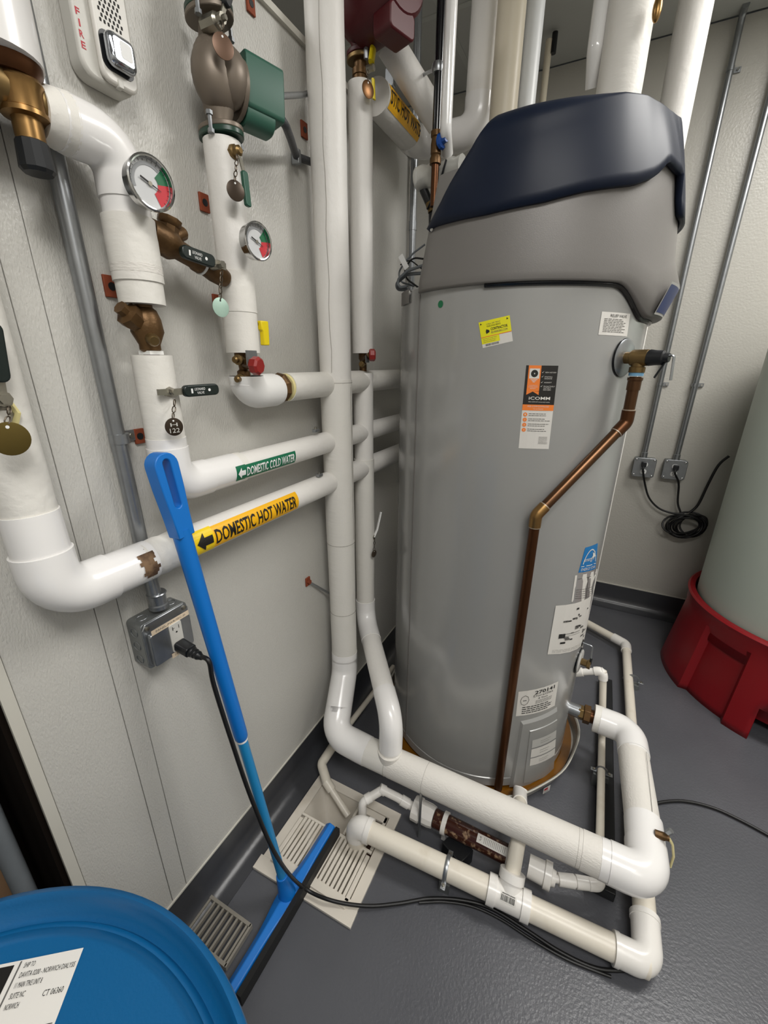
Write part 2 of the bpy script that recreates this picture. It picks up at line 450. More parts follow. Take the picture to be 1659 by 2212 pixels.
def gauge(label, c, n, r, stem_to, glare=False):
    c = V(c); n = V(n).normalized(); t = thing('dial_thermometer', label, 'gauge', c)
    q = M(); q.lathe(c-n*.022, n, [(0, r*.35), (.003, r*.8), (.006, r*.93), (.02, r*.95), (.022, r*1.02), (.026, r*1.02), (.027, r*.95), (.0265, r*.9), (.018, r*.88)], CHROME, 40); q.build('case', t)
    U = AX[2].cross(n).normalized(); W_ = n.cross(U); s = Sheet(planemap(c-n*.003, U, W_, n))
    R = r*.88; s.disc(0, 0, R, DIAL, 0, 36)
    def sector(a0, a1, r0, r1, mt, h):
        k = 12; pts = [(r1*math.cos(math.radians(a0+(a1-a0)*i/k)), r1*math.sin(math.radians(a0+(a1-a0)*i/k))) for i in range(k+1)]
        pts += [(r0*math.cos(math.radians(a1-(a1-a0)*i/k)), r0*math.sin(math.radians(a1-(a1-a0)*i/k))) for i in range(k+1)]
        s.poly(pts, mt, h)
    sector(200, 50, R*.72, R*.86, DGRY, .0006)
    sector(-62, 8, R*.40, R*.97, DRED, .0008); sector(8, 48, R*.42, R*.97, DGRN, .0008)
    for k in range(21):
        a = math.radians(225-270*k/20); s.poly([(R*.88*math.cos(a-.012), R*.88*math.sin(a-.012)), (R*.88*math.cos(a+.012), R*.88*math.sin(a+.012)), (R*.97*math.cos(a+.012), R*.97*math.sin(a+.012)), (R*.97*math.cos(a-.012), R*.97*math.sin(a-.012))], INKD, .001)
    s.build('dial_face', t)
    s = Sheet(planemap(c-n*.0005, U, W_, n)); a = math.radians(-22); u = (math.cos(a), math.sin(a)); w_ = (-u[1], u[0])
    s.poly([(u[0]*x_+w_[0]*y_, u[1]*x_+w_[1]*y_) for x_, y_ in ((-R*.5, -R*.045), (-R*.1, -R*.045), (R*.55, -.0004), (R*.55, .0004), (-R*.1, R*.045), (-R*.5, R*.045))], BLACKPR, .0)
    s.disc(0, 0, R*.1, STEEL, .0003); s.build('needle', t)
    q = M(); q.cyl(c-n*.018, V(stem_to), .006, STEEL, 12); q.cyl(c-n*.03, c-n*.018, .012, STEEL, 6); q.build('stem', t)
    return t
def lever(o, d, n, L, wd, mt, parent, txt=None, neck=.02, name='handle'):
    """flat lever handle from pivot o along d, thickness along n"""
    o, d, n = V(o), V(d).normalized(), V(n).normalized(); s_ = n.cross(d)
    q = M(); q.box(o+d*(neck/2-.004), (neck+.02, wd*.55, .003), STEEL, (d, s_, n)); q.lathe(o-n*.006, n, [(0, wd*.3), (.016, wd*.3)], STEEL, 6); q.build('lever_plate', parent)
    q = M(); q.ext(rrect(L-neck, wd, wd*.42, 5, cx=neck+(L-neck)/2), (d, s_, n), o+n*.001, -.004, .006, mt); h = q.build(name, parent, bevel=.002)
    if txt:
        U = d if txt[1] > 0 else -d; W_ = n.cross(U); s = Sheet(planemap(o+d*(neck+(L-neck)*.5)+n*.0073, U, W_, n)); l = (L-neck)
        s.text(txt[0], -l*.22, .0005, wd*.22, WHITEP, 0, l*.3); s.text(txt[2], -l*.16, -wd*.30, wd*.22, WHITEP, 0, l*.2)
        s.rect(-l*.32, -wd*.2, -l*.27, wd*.2, WHITEP, 0); s.disc(l*.2, 0, wd*.13, WHITEP, 0, 10); s.build('print', h)
    return h
def bolt(q, c, ax, r=.006, L=.012, mt=STEEL): q.lathe(V(c), ax, [(0, r), (L, r)], mt, 6)
def flange(parent, c, ax, r, th, mt, name='flange', sx=1.0):
    c = V(c); ax = V(ax).normalized(); x, y = frame(ax); q = M()
    q.tube([c-ax*th/2, c+ax*th/2], r, mt, 28, sx=1.0, sy=sx)
    q.build(name, parent, bevel=.0015)
def clampstrap(pt, r, d, label, fz=0.0, group=None):
    """metal strap over a floor pipe running along d"""
    pt = V(pt); d = V(d).normalized(); s_ = AX[2].cross(d).normalized(); t = thing('pipe_strap', label, 'strap', (pt.x, pt.y, fz), group)
    q = M(); arc = [pt+s_*(math.cos(a)*(r+.002))+AX[2]*(math.sin(a)*(r+.002)) for a in [PI*k/12 for k in range(13)]]
    arc = [arc[0]-AX[2]*.012+s_*0]+arc+[arc[-1]-AX[2]*.012]
    q.tube(arc, .0035, GALV, 6, sx=1, sy=1.8); q.build('band', t)
    for sg in (1, -1):
        q = M(); e = pt+s_*(sg*(r+.012))-AX[2]*.006; q.box(e, (.022, .014, .003), GALV, (s_, d, AX[2])); bolt(q, e, AX[2], .005, .006); q.build('ear', t, bevel=.001)
    q = M(); q.box((pt.x, pt.y, fz+(pt.z-r)/2), (.05, .03, max(.006, pt.z-r-fz)), GALVD, (s_, d, AX[2])); q.build('foot', t)
    return t

# ================================================================== LEFT WALL PIPES
PX = -.711
# --- hot water line (A down, then along the wall)
HZ, CZ, RZ = 1.097, 1.222, 1.388
hot = thing('hot_water_pipe', 'white jacketed domestic hot water pipe, lowest along the left wall, turning up at far left', 'pipe', (PX, .28, HZ))
AYY = .276
jacket([(PX-.01, AYY, 1.86), (PX-.01, AYY, 1.225)], .0355, hot, JACKETW, wob=.012)
jacket([(PX-.01, AYY, 1.24), (PX-.004, AYY, HZ), (PX, .43, HZ)], .0375, hot, PVCJ, rad=.05, el_len=.03, elbow_r=.0405)
jacket([(PX, .40, HZ), (PX, 1.72, HZ)], .0335, hot)
q = M(); q.tube([V((PX, .405+.012*i, HZ)) for i in range(9)], lambda i, t: .0365+.0012*math.sin(i*2.1), JACKETW, 28); q.build('wrap_patch', hot)
ring((PX, .413, HZ), (0, 1, 0), .0372, SEAM, .0012, 'seam', hot)
s2 = Sheet(cylmap((PX, 0, HZ), (0, 1, 0), (1, 0, .0), .0372, True)); yt = P(318, 1205, X=PX+.035).y
for k in range(7):
    u0_, u1_ = yt-.013+.003*math.sin(k*2.3), yt+.014+.004*math.sin(k*1.7+1); v0_ = -.030+k*.0068; s2.rect(u0_+k*.0006, v0_, u1_+k*.0006, v0_+.0069, STAIN, .0010, 2, 2)
lab(s2.build('torn_patch', hot), 'torn patch showing brown insulation')
# hot label
def pipe_label(parent, y0, y1, arrow1, txt, bg, bga, ink, z, hgt, vspan, dirn=1, X=PX, r=.0335, tang=0, tx0=None, tw=None):
    # reference direction faces the room and a little down/up so it reads from the front
    ref = V((math.cos(tang), 0, math.sin(tang)))
    f0 = cylmap((X, 0, z), (0, 1, 0), ref, r, True)
    f = lambda u, v, h: f0(u, -v, h)
    # v should grow upward: check
    if (f(0, .01, 0)-f(0, 0, 0)).z < 0: f = f0
    s = Sheet(f); s.rect(arrow1, -vspan/2*.92, y1, vspan/2*.92, bg, .0008, 4, 10); s.rect(y0, -vspan/2, arrow1, vspan/2, bga, .0012, 2, 10)
    o = s.build('pipe_label', parent)
    s = Sheet(f); s.text(txt, tx0, -hgt*.5, hgt, ink, .0016, tw, bold=True, cuts=8)
    a0, a1 = y0+(arrow1-y0)*.12, y0+(arrow1-y0)*.92; am = a0+(a1-a0)*.5; k = hgt*.62
    for j in range(8):
        w0, w1 = k*(j/8), k*((j+1)/8); ua, ub = a0+(am-a0)*j/8, a0+(am-a0)*(j+1)/8
        for i in range(6):
            t0, t1 = -1+i/3, -1+(i+1)/3; s.poly([(ua, w0*t0), (ub, w1*t0), (ub, w1*t1), (ua, w0*t1)], ink, .0022)
    s.rect(am, -k*.45, a1, k*.45, ink, .0022, 1, 6)
    s.build('lettering', o); return o
hl0 = P(418, 1170, X=PX+.033).y; hl1 = P(462, 1155, X=PX+.033).y; hl2 = P(645, 1085, X=PX+.033).y
lab(pipe_label(hot, hl0, hl2, hl1, 'DOMESTIC HOT WATER', YEL, YELA, BLACKPR, HZ, .030, .055, tang=.1, tx0=hl1+.004, tw=(hl2-hl1)-.014), 'yellow label reading DOMESTIC HOT WATER with a black arrow')
# --- cold water line (B)
cold = thing('cold_water_pipe', 'white jacketed domestic cold water pipe rising between the check valve and the green label', 'pipe', (PX, .505, CZ))
BY0 = .508
jacket([(PX, BY0, 1.458), (PX, BY0, 1.30)], .0335, cold, JACKETW, wob=.012)
jacket([(PX, BY0, 1.315), (PX, BY0, CZ), (PX, .66, CZ)], .0345, cold, PVCJ, rad=.045, el_len=.03)
jacket([(PX, .63, CZ), (PX, 1.72, CZ)], .031, cold)
ring((PX, .655, CZ), (0, 1, 0), .0335, JACKETW, .05, 'wrap_patch', cold)
cl0 = P(507, 1010, X=PX+.03).y; cl1 = P(527, 1000, X=PX+.03).y; cl2 = P(636, 980, X=PX+.03).y
lab(pipe_label(cold, cl0, cl2, cl1, 'DOMESTIC COLD WATER', LGRN, LGRN, WHITEP, CZ, .0190, .034, tang=-.12, tx0=cl1+.003, tw=(cl2-cl1)-.008), 'green label reading DOMESTIC COLD WATER with a white arrow')
# upper cold riser with top run
uc = thing('insulated_riser', 'white wrapped riser with the larger dial, elbowing left to the brass mixing valve', 'pipe', (PX, BY0, 1.536))
jacket([(PX, .425, 1.752), (PX, BY0, 1.752), (PX, BY0, 1.64)], .0345, uc, PVCJ, rad=.04, el_len=.03)
q = M(); q.tube([(PX, .405, 1.752), (PX, .44, 1.752)], [.031, .0365], JACKETW, 24); q.build('wrap_end', uc)
jacket([(PX, BY0, 1.66), (PX, BY0, 1.570)], .0375, uc, JACKETW, wob=.015)
jacket([(PX, BY0, 1.585), (PX, BY0, 1.537)], .035, uc, JACKETW, wob=.012)
ring((PX, BY0, 1.588), (0, 0, 1), .0385, JACKET2, .012, 'wrap_lip', uc)
# mixing valve
mv = thing('mixing_valve', 'large brass mixing valve with black knob at upper left', 'valve', (PX, .385, 1.70))
q = M(); q.lathe((PX+.01, .385, 1.776), (0, 0, -1), [(0, .023), (.008, .0265), (.014, .024), (.034, .0225), (.036, .025), (.041, .025), (.043, .0165), (.066, .016)], BRASSB, 32); q.build('body', mv)
q = M(); q.lathe((PX+.008, .380, 1.772), (0, 0, 1), [(0, .028), (.008, .033), (.016, .034), (.022, .030)], COPPERD, 28); q.build('collar', mv)
q = M(); q.tube([(PX, .33, 1.765), (PX, .412, 1.757)], [.024, .028], BRASS, 24); q.build('side_port', mv)
q = M(); kn = [(.0, .014), (.003, .018), (.032, .020), (.036, .0165)]; q.lathe((PX+.01, .385, 1.713), (0, 0, -1), kn, BLACKP, 12); q.build('knob', mv, ang=20)
t = thing('insulated_riser', 'fat white jacketed pipe above the brass mixing valve in the top left corner', 'pipe', (PX, .37, 1.79))
jacket([(PX, .366, 1.787), (PX, .366, 2.16)], .052, t, PVCJ)
t = thing('insulated_elbow', 'white elbow cover cut by the left edge beside the mixing valve', 'pipe', (PX, .34, 1.76))
jacket([(PX+.012, .345, 1.758), (PX+.012, .30, 1.758), (PX+.012, .30, 1.9)], .026, t, PVCJ, rad=.02, el_len=.02)
gauge('larger round dial thermometer, chrome rimmed, on the left white riser', (-.640, .503, 1.694), (1, -.12, -.05), .0345, (PX+.01, BY0, 1.70))
# check valve below the riser
ck = thing('check_valve', 'brown bronze check valve between two wrapped pipe ends', 'valve', (PX, BY0, 1.50))
q = M(); q.lathe((PX, BY0, 1.545), (0, 0, -1), [(0, .014), (.012, .014), (.016, .019), (.03, .024), (.05, .026), (.07, .017), (.078, .017), (.082, .013), (.1, .013)], BRONZE, 24); q.build('body', ck)
q = M(); q.lathe((PX, BY0-.005, 1.50), (.1, -.75, .55), [(0, .016), (.018, .017), (.026, .020), (.036, .020), (.04, .011), (.05, .011)], BRONZE, 8); q.build('bonnet', ck)
q = M(); q.lathe((PX+.01, BY0-.005, 1.487), (.8, -.3, -.25), [(0, .01), (.022, .01), (.026, .007)], BRASS, 12); q.build('plug', ck)
q = M(); q.box((PX, BY0, 1.462), (.03, .026, .006), WHITEP); q.build('tape', ck)
# ball valve lever on B
bv = thing('ball_valve', 'black lever ball valve on the lower cold pipe, handle pointing right', 'valve', P(375, 846, X=-.67))
o = P(372, 847, X=-.672); e = P(468, 840, X=-.66)
lever(o, e-o, (1, 0, 0), (e-o).length, .0205, BLKGRN, bv, ('LEONARD', 1, 'VALVE'), neck=.018)
q = M(); q.lathe(o-V((.03, 0, 0)), (1, 0, 0), [(0, .011), (.026, .009), (.032, .006), (.038, .006)], STEEL, 8); q.box(o-V((0, .018, -.001)), (.006, .018, .01), STEEL); q.build('stem', bv)
valve_tag('dark oval tag stamped 122 hanging from the black lever valve', o+V((.004, .0, -.012)), P(376, 922, X=-.66), .0155, (1, -.25, 0), TAGB, txt=('H', '122'))
# crossover
cr = thing('crossover_valve', 'bronze crossover check valve with black lever between the two risers', 'valve', (PX, .62, 1.60))
a0 = V((PX+.008, .545, 1.645)); a1 = V((PX+.008, .70, 1.600))
dd = (a1-a0).normalized()
q = M(); q.lathe(a0-dd*.01, dd, [(0, .021), (.02, .024), (.04, .024), (.052, .017), (.085, .016), (.09, .0185), (.10, .0185), (.105, .016), (.13, .019), (.15, .018), (.162, .015)], BRONZE, 20); q.build('body', cr)
q = M(); q.lathe(a0+dd*.022, (.15, .25, 1), [(0, .018), (.026, .016), (.03, .019), (.038, .019)], BRONZE, 8); q.lathe(a0+dd*.03+V((0, 0, .01)), (.1, .9, .45), [(0, .012), (.03, .011), (.034, .008)], BRONZE, 12); q.build('bonnet', cr)
q = M(); q.lathe(a0+dd*.092, dd, [(0, .0192), (.004, .0192)], WHITEP, 18); q.build('tape', cr)
o = P(474, 572, X=-.668); e = P(388, 541, X=-.672)
lever(o, e-o, (1, 0, 0), (e-o).length, .021, BLKGRN, cr, ('LEONARD', -1, 'VALVE'), neck=.014)
q = M(); q.cyl(o-V((.035, 0, 0)), o, .008, STEEL, 10); q.build('stem', cr)
valve_tag('pale mint green round tag on a chain below the crossover valve', o+V((.004, 0, -.01)), P(477, 664, X=-.655), .0165, (1, -.2, 0), TAGM)

# --- riser C
CYY = .727
rc = thing('insulated_riser', 'white jacketed riser with the smaller dial, below the green circulator', 'pipe', (PX, CYY, 1.465))
jacket([(PX, CYY, 1.835), (PX, CYY, 1.61)], .034, rc, JACKET, wob=.006)
jacket([(PX, CYY, 1.62), (PX, CYY, 1.545)], .0365, rc, JACKETW, wob=.012)
jacket([(PX, CYY, 1.57), (PX, CYY, 1.466)], .0355, rc, JACKETW, wob=.012)
gauge('smaller round dial thermometer on the middle white riser', (-.632, .712, 1.664), (1, -.12, -.02), .0320, (PX+.01, CYY, 1.67))
dv = thing('drain_valve', 'brass balancing valve with red knob below the middle riser', 'valve', (PX, CYY, 1.43))
q = M(); q.lathe((PX, CYY-.005, 1.468), (0, 0, -1), [(0, .016), (.02, .016), (.024, .010), (.036, .009), (.04, .014), (.06, .014)], BRONZE, 16); q.build('body', dv)
for zz, nm in ((1.452, 'a'), (1.413, 'b')):
    q = M(); q.lathe((PX+.008, CYY-.012, zz), (.25, -1, 0), [(0, .0085), (.012, .0085), (.013, .011), (.02, .011), (.022, .006), (.032, .007), (.035, .004)], BRASS, 10); q.build('test_port', dv)
    q = M(); q.lathe((PX+.010, CYY-.024, zz), (.25, -1, 0), [(0, .0098), (.004, .0098)], WHITEP, 12); q.build('tape', dv)
q = M(); kc = P(549, 790, X=-.655); q.cyl((PX, CYY, kc.z+.004), kc, .011, BRONZE, 12); q.lathe(kc, (1, .12, -.05), [(-.004, .016), (0, .0185), (.012, .0185), (.016, .014)], RED, 8); q.build('red_knob', dv, ang=20)
q = M(); q.box(kc+V((-.014, .01, .015)), (.003, .03, .03), GALV); q.build('plate', dv)
rec = thing('recirculation_pipe', 'white jacketed recirculation pipe with exposed elbow, uppermost run behind the tall pipe', 'pipe', (PX, .8, RZ))
jacket([(PX, CYY, 1.418), (PX, CYY, RZ-.004), (PX, .822, RZ-.004)], .036, rec, GLOSS, rad=.045, el_len=.04, elbow=mat('elbow_cover_matt', '#e6e5e2', rough=.4))
q = M(); q.lathe((PX, .815, RZ), (0, 1, 0), [(0, .02), (.01, .024), (.02, .034), (.026, .036), (.034, .03), (.04, .02)], BRONZE, 9); lab(q.build('bare_union', rec, ang=25), 'bare brown union')
q = M(); q.lathe((PX, .852, RZ), (0, 1, 0), [(0, .014), (0.002, .031), (.012, .034)], YFOAM, 24); lab(q.build('cut_foam', rec), 'cut yellowish foam end')
jacket([(PX, .86, RZ), (PX, 1.72, RZ)], .0345, rec, JACKETW, wob=.006)
bv = thing('ball_valve', 'small valve with bright yellow handle beside the middle riser', 'valve', P(560, 715, X=-.70))
hc = P(567, 700, X=-.695); e = P(571, 742, X=-.695)
q = M(); q.cyl((PX, CYY+.02, hc.z), hc, .006, BRASS, 10); q.build('stem', bv)
q = M(); d = (e-hc).normalized(); s_ = V((1, 0, 0)).cross(d); q.ext([(-.006, -.013), (.012, -.012), (.016, -.008), (.044, -.009), (.044, .009), (.01, .011), (-.006, .011)], (d, s_, V((1, 0, 0))), hc, -.004, .008, YELB); q.build('handle', bv, bevel=.002)
# circulator pump (green)
pm = thing('circulator_pump', 'small circulator pump with grey cast body and green motor box', 'pump', (PX, CYY, 1.93))
q = M()
q.lathe((PX, CYY, 1.845), (0, 0, 1), [(0, .02), (.02, .02), (.035, .026), (.05, .028), (.12, .028), (.135, .022), (.16, .018), (.175, .02)], CASTG, 24)
q.ball((PX+.006, CYY-.004, 1.925), .05, CASTG, 24, sc=(.75, .9, 1.05)); q.ball((PX+.02, CYY+.012, 1.93), .045, CASTG, 24, sc=(.8, .8, 1.0)); q.ball((PX+.005, CYY-.02, 1.935), .03, CASTG, 20, sc=(.9, .8, 1.35)); q.build('volute', pm)
for z in (1.848, 2.006):
    flange(pm, (PX, CYY, z+.004), (0, 0, 1), .034, .008, CASTG, 'flange', 1.35)
    flange(pm, (PX, CYY, z-.004 if z < 1.9 else z+.012), (0, 0, 1), .034, .009, GREEND, 'gasket_flange', 1.35)
    for sg in (-1, 1):
        q = M(); q.lathe((PX+.012, CYY+sg*.036, z-.014), (0, 0, 1), [(0, .006), (.006, .006), (.0061, .0035), (.026, .0035), (.0261, .006), (.032, .006)], GALV, 6); q.build('bolt', pm)
q = M(); d = V((.35, 1, -.04)).normalized()
mc = V((PX+.012, CYY+.045, 1.925))
q.lathe(mc-d*.01, d, [(0, .047), (.008, .047), (.01, .043)], CASTG, 24)
q.build('motor_plate', pm)
q = M(); zax = AX[2]; sx_ = d.cross(zax).normalized(); up_ = sx_.cross(d)
q.ext(rrect(.066, .085, .008, 3, 0, .012), (sx_, up_, d), mc, .0, .078, GREEN); q.ext(rrect(.056, .05, .022, 6, 0, -.028), (sx_, up_, d), mc, .0, .06, GREEN); q.build('motor_box', pm, bevel=.002)
q = M(); b0 = mc+d*.08+up_*(-.005); q.lathe(b0-d*.004, d, [(0, .011), (.01, .011), (.012, .008)], GALV, 12)
hose = fillet([b0, b0+d*.018+V((0, 0, -.01)), P(628, 300, X=PX+.01), P(640, 338, X=WX+.015), P(672, 350, X=WX+.015)], .02, 5)
q.tube(hose, .0085, mat('flex_conduit', '#3c3d40', rough=.5, bump=.4, bscale=300), 12); q.build('flexible_conduit', pm)
q = M(); q.box(P(640, 340, X=WX+.016), (.022, .012, .03), GALV); q.build('conduit_clip', pm, bevel=.002)
q = M(); q.tube([mc+d*.075+V((0, 0, .022)), P(655, 205, X=-.74), P(672, 200, X=-.76)], .006, GALV, 10); tag(q.build('support_rod'), 'short galvanised rod behind the green pump box', 'rod')
t = thing('insulated_riser', 'white jacketed pipe above the green circulator, cut by the top edge', 'pipe', (PX, CYY, 2.03))
jacket([(PX, CYY, 2.02), (PX, CYY, 2.16), (PX, CYY, 2.4)], .031, t, JACKET)
bv = thing('ball_valve', 'brass ball valve with chain above the circulator pump', 'valve', P(478, 35, X=-.672))
o = P(478, 40, X=-.665); q = M(); q.lathe(o-V((.04, 0, 0)), (1, 0, 0), [(0, .012), (.03, .012), (.034, .008), (.044, .008)], STEEL, 8); q.build('stem', bv)
lever(o, P(494, -20, X=-.66)-o, (1, .1, 0), .07, .014, BLACKP, bv, None, neck=.02)
valve_tag('brown round tag hanging in front of the circulator body', o+V((.004, 0, -.006)), P(482, 100, X=-.655), .0175, (1, -.5, 0), mat('tag_tan', '#6d5444', rough=.4, metal=.5))
bv = thing('ball_valve', 'green lever ball valve just under the circulator flange', 'valve', P(513, 325, X=-.672))
o = P(514, 326, X=-.668); q = M(); q.lathe(o-V((.035, 0, 0)), (1, 0, 0), [(0, .012), (.028, .012), (.03, .009), (.038, .009), (.042, .005)], BRASS, 8); q.build('stem', bv)
p1 = P(526, 370, X=-.66); p2 = P(535, 447, X=-.655)
q = M(); q.box((o+p1)/2, (.003, .008, (p1-o).length+.006), STEEL, (V((1, 0, 0)), (p1-o).normalized().cross(V((1, 0, 0))), (p1-o).normalized())); q.build('lever_plate', bv)
q = M(); d = (p2-p1).normalized(); s_ = V((1, 0, 0)).cross(d); q.ext(rrect((p2-p1).length, .013, .004, 4, (p2-p1).length/2), (d, s_, V((1, 0, 0))), p1, -.003, .005, GRNV); q.build('handle', bv, bevel=.0015)
valve_tag('dark round tag hanging beside the green lever handle', o+V((.003, -.006, -.008)), P(509, 412, X=-.655), .0165, (1, -.45, 0), TAGB)
# far left valve on A
bv = thing('ball_valve', 'black handled ball valve cut by the left edge above the olive tag', 'valve', P(3, 862, X=-.68))
o = P(4, 862, X=-.672); q = M(); q.lathe(o-V((.05, 0, 0)), (1, 0, 0), [(0, .014), (.04, .014), (.046, .010), (.056, .010)], STEEL, 8); q.build('stem', bv)
lever(o, P(-10, 780, X=-.67)-o, (1, 0, 0), .09, .022, BLKGRN, bv, None, neck=.02)
valve_tag('olive brass round tag at the far left edge', o+V((.006, .004, -.008)), P(23, 948, X=-.655), .021, (1, -.1, 0), TAGO)
q = M(); q.tube([o+V((-.02, .012, .0)), o+V((-.01, .016, -.02)), o+V((-.012, .01, -.035))], .004, YFOAM, 6); q.build('wire_tie', bv)

# strut plates on the wall
for i, (x, y, sz, rod, lb) in enumerate([(240, 619, .034, 0, 'rust coloured wall plate left of the lower end of the dial riser'), (441, 438, .032, 0, 'rust coloured wall plate left of the middle riser, below the green pump'),
        (470, 655, .034, 0, 'rust coloured wall plate behind the mint green tag'), (301, 942, .028, 0, 'rust coloured wall plate beside the conduit clamp'),
        (665, 1256, .030, 1, 'copper wall plate with rod, low beside the tall pipe'), (541, 8, .032, 0, 'rust coloured wall plate at the top edge'), (657, 281, .034, 0, 'dark rust wall plate touching the tall pipe, right of the green pump')]):
    c = P(x, y, X=WX+.003); t = thing('wall_plate', lb, 'wall plate', c)
    q = M(); q.box(c, (.005, sz*.72, sz), RUST); q.build('plate', t, bevel=.001)
    q = M(); q.cyl(c+V((.0025, 0, 0)), c+V((.0032, 0, 0)), .0065, BLACKP, 14); q.build('hole', t)
    if rod:
        q = M(); q.lathe(c+V((.002, 0, 0)), (1, 0, 0), [(0, .008), (.008, .008)], RUST, 6); q.cyl(c, P(712, 1282, Y=1.07), .004, GALV, 8); q.build('rod', t)
for (x, y, Z0, lb) in ((682, 930, 0, 'small galvanised clamp above the cold pipe by the tall pipe'), (690, 1026, 1, 'small galvanised clamp above the hot pipe by the tall pipe')):
    c = P(x, y, X=PX+.01); t = thing('pipe_clamp', lb, 'clamp', c)
    q = M(); q.box(c, (.012, .02, .008), GALV); q.build('strap', t, bevel=.001); q = M(); bolt(q, c+V((0, 0, .004)), (0, 0, 1), .004, .006); q.build('bolt', t)

# conduit on the left wall
cx_ = WX+.018
ca = P(214, 740, X=cx_); cd_y = ca.y
c0 = P(343, 1312, X=WX+.028)
cond = thing('conduit', 'galvanised conduit down the left wall into the outlet box', 'conduit', (cx_, cd_y, c0.z))
pts = fillet([(cx_, cd_y-.012, PH), (cx_, cd_y, 1.08), (WX+.03, c0.y-.004, 1.0), (WX+.03, c0.y, c0.z)], .1, 5)
q = M(); q.tube(pts, .0132, GALV, 18); q.build('tube', cond)
bz = c0.z
q = M(); q.lathe((WX+.03, c0.y, bz+.002), (0, 0, 1), [(0, .019), (.008, .019), (.01, .016), (.03, .0165), (.033, .019), (.035, .0175)], GALV, 20); q.build('connector', cond)
cc = P(268, 944, X=WX+.01); t = thing('conduit_strap', 'one-hole galvanised strap holding the left wall conduit', 'clamp', cc)
q = M(); q.lathe((cx_, cd_y, cc.z-.009), (0, 0, 1), [(0, .0145), (.0005, .0165), (.0175, .0165), (.018, .0145)], GALV, 20); q.build('band', t)
q = M(); q.box((WX+.003, cd_y+.029, cc.z), (.004, .026, .020), GALV); bolt(q, (WX+.004, cd_y+.030, cc.z), (1, 0, 0), .005, .005); q.build('ear', t, bevel=.0008)

# outlet box on the left wall
y0b, y1b, zb0, zb1 = .398, .503, .856, .961
bx = thing('outlet_box', 'galvanised outlet box on the left wall with white receptacle, black plug and cream labels', 'outlet', (WX, .44, .858))
q = M(); q.ext(rrect(y1b-y0b, zb1-zb0, .008, 3, (y0b+y1b)/2, (zb0+zb1)/2), (AX[1], AX[2], AX[0]), (0, 0, 0), WX, WX+.045, GALVD); q.build('box', bx, bevel=.001)
q = M(); q.ext([(a, b) for a, b in ((y0b, zb0+.014), (y0b+.014, zb0), (y1b-.014, zb0), (y1b, zb0+.014), (y1b, zb1-.012), (y1b-.008, zb1), (y0b+.008, zb1), (y0b, zb1-.012))], AX[1:]+AX[:1], (0, 0, 0), WX+.045, WX+.049, GALV)
q.ext(rrect(y1b-y0b-.012, zb1-zb0-.03, .006, 3, (y0b+y1b)/2, (zb0+zb1)/2-.008), AX[1:]+AX[:1], (0, 0, 0), WX+.049, WX+.060, GALV); q.build('cover', bx, bevel=.002)
for (yy, zz) in ((y0b+.01, zb1-.010), (y1b-.01, zb1-.010)):
    q = M(); q.lathe((WX+.049, yy, zz), (1, 0, 0), [(0, .005), (.002, .005), (.003, .003)], STEEL, 10); q.build('screw', bx)
for yy in (y0b+.02, y1b-.02):
    q = M(); q.tube([V((WX+.022+.010*math.cos(a), yy+.011*math.sin(a), zb1+.0004)) for a in [2*PI*k/20 for k in range(20)]], .0007, GALV, 4, closed=True); q.build('knockout', bx)
for k in range(3):
    zz = zb1-.022-k*.032
    q = M(); q.tube([V((WX+.022+.010*math.cos(a), y0b-.0004, zz+.010*math.sin(a))) for a in [2*PI*k_/20 for k_ in range(20)]], .0008, GALV, 4, closed=True); q.build('knockout', bx)
ym, zm = .452, .912; ry = .458
q = M(); q.ext(rrect(.028, .066, .004, 3, ry, .905), AX[1:]+AX[:1], (0, 0, 0), WX+.06, WX+.0635, IVORY); q.build('receptacle', bx, bevel=.0008)
s = Sheet(planemap((WX+.064, ry, .905), AX[1], AX[2], AX[0]))
s.rect(-.008, .019, -.0065, .027, INKD, .0002); s.rect(-.0065, .0225, -.003, .0235, INKD, .0002); s.rect(.006, .018, .0072, .026, INKD, .0002); s.disc(0, .012, .002, INKD, .0002); s.text('- -', -.005, -.003, .003, INK, .0002)
s.build('slots', bx)
s = Sheet(planemap((WX+.061, .451, .943), AX[1], AX[2], AX[0])); s.rect(-.043, -.006, .043, .0055, CREAM, .0004); s.text('PANEL-PWR/SEC-D', -.034, -.0025, .0045, INK, .0008, .068); s.build('name_strip', bx)
s = Sheet(planemap((WX+.061, .458, .866), AX[1], AX[2], AX[0])); s.rect(-.018, -.006, .026, .0055, CREAM, .0004); s.text('CIRCUIT', -.012, -.0025, .0045, INK, .0008, .026); s.build('name_strip', bx)

# fire alarm
fa = thing('fire_alarm', 'white wall fire alarm with clear strobe and red vertical FIRE lettering', 'fire alarm', (WX, .57, 1.85))
fy0, fy1, fz0, fz1 = .503, .587, 1.843, 1.98
q = M(); q.ext(rrect(fy1-fy0, fz1-fz0, .022, 5, (fy0+fy1)/2, (fz0+fz1)/2), AX[1:]+AX[:1], (0, 0, 0), WX, WX+.03, IVORY); q.build('base', fa, bevel=.005)
q = M(); q.ext(rrect(.058, fz1-fz0-.004, .014, 5, fy1-.031, (fz0+fz1)/2+.001), AX[1:]+AX[:1], (0, 0, 0), WX+.03, WX+.040, mat('ivory_light', '#d9d6cf', rough=.4)); q.build('raised_cover', fa, bevel=.004)
q = M(); q.ext(rrect(.048, .046, .010, 4, fy1-.033, 1.883), AX[1:]+AX[:1], (0, 0, 0), WX+.039, WX+.0412, BLACKP); q.build('lens_frame', fa)
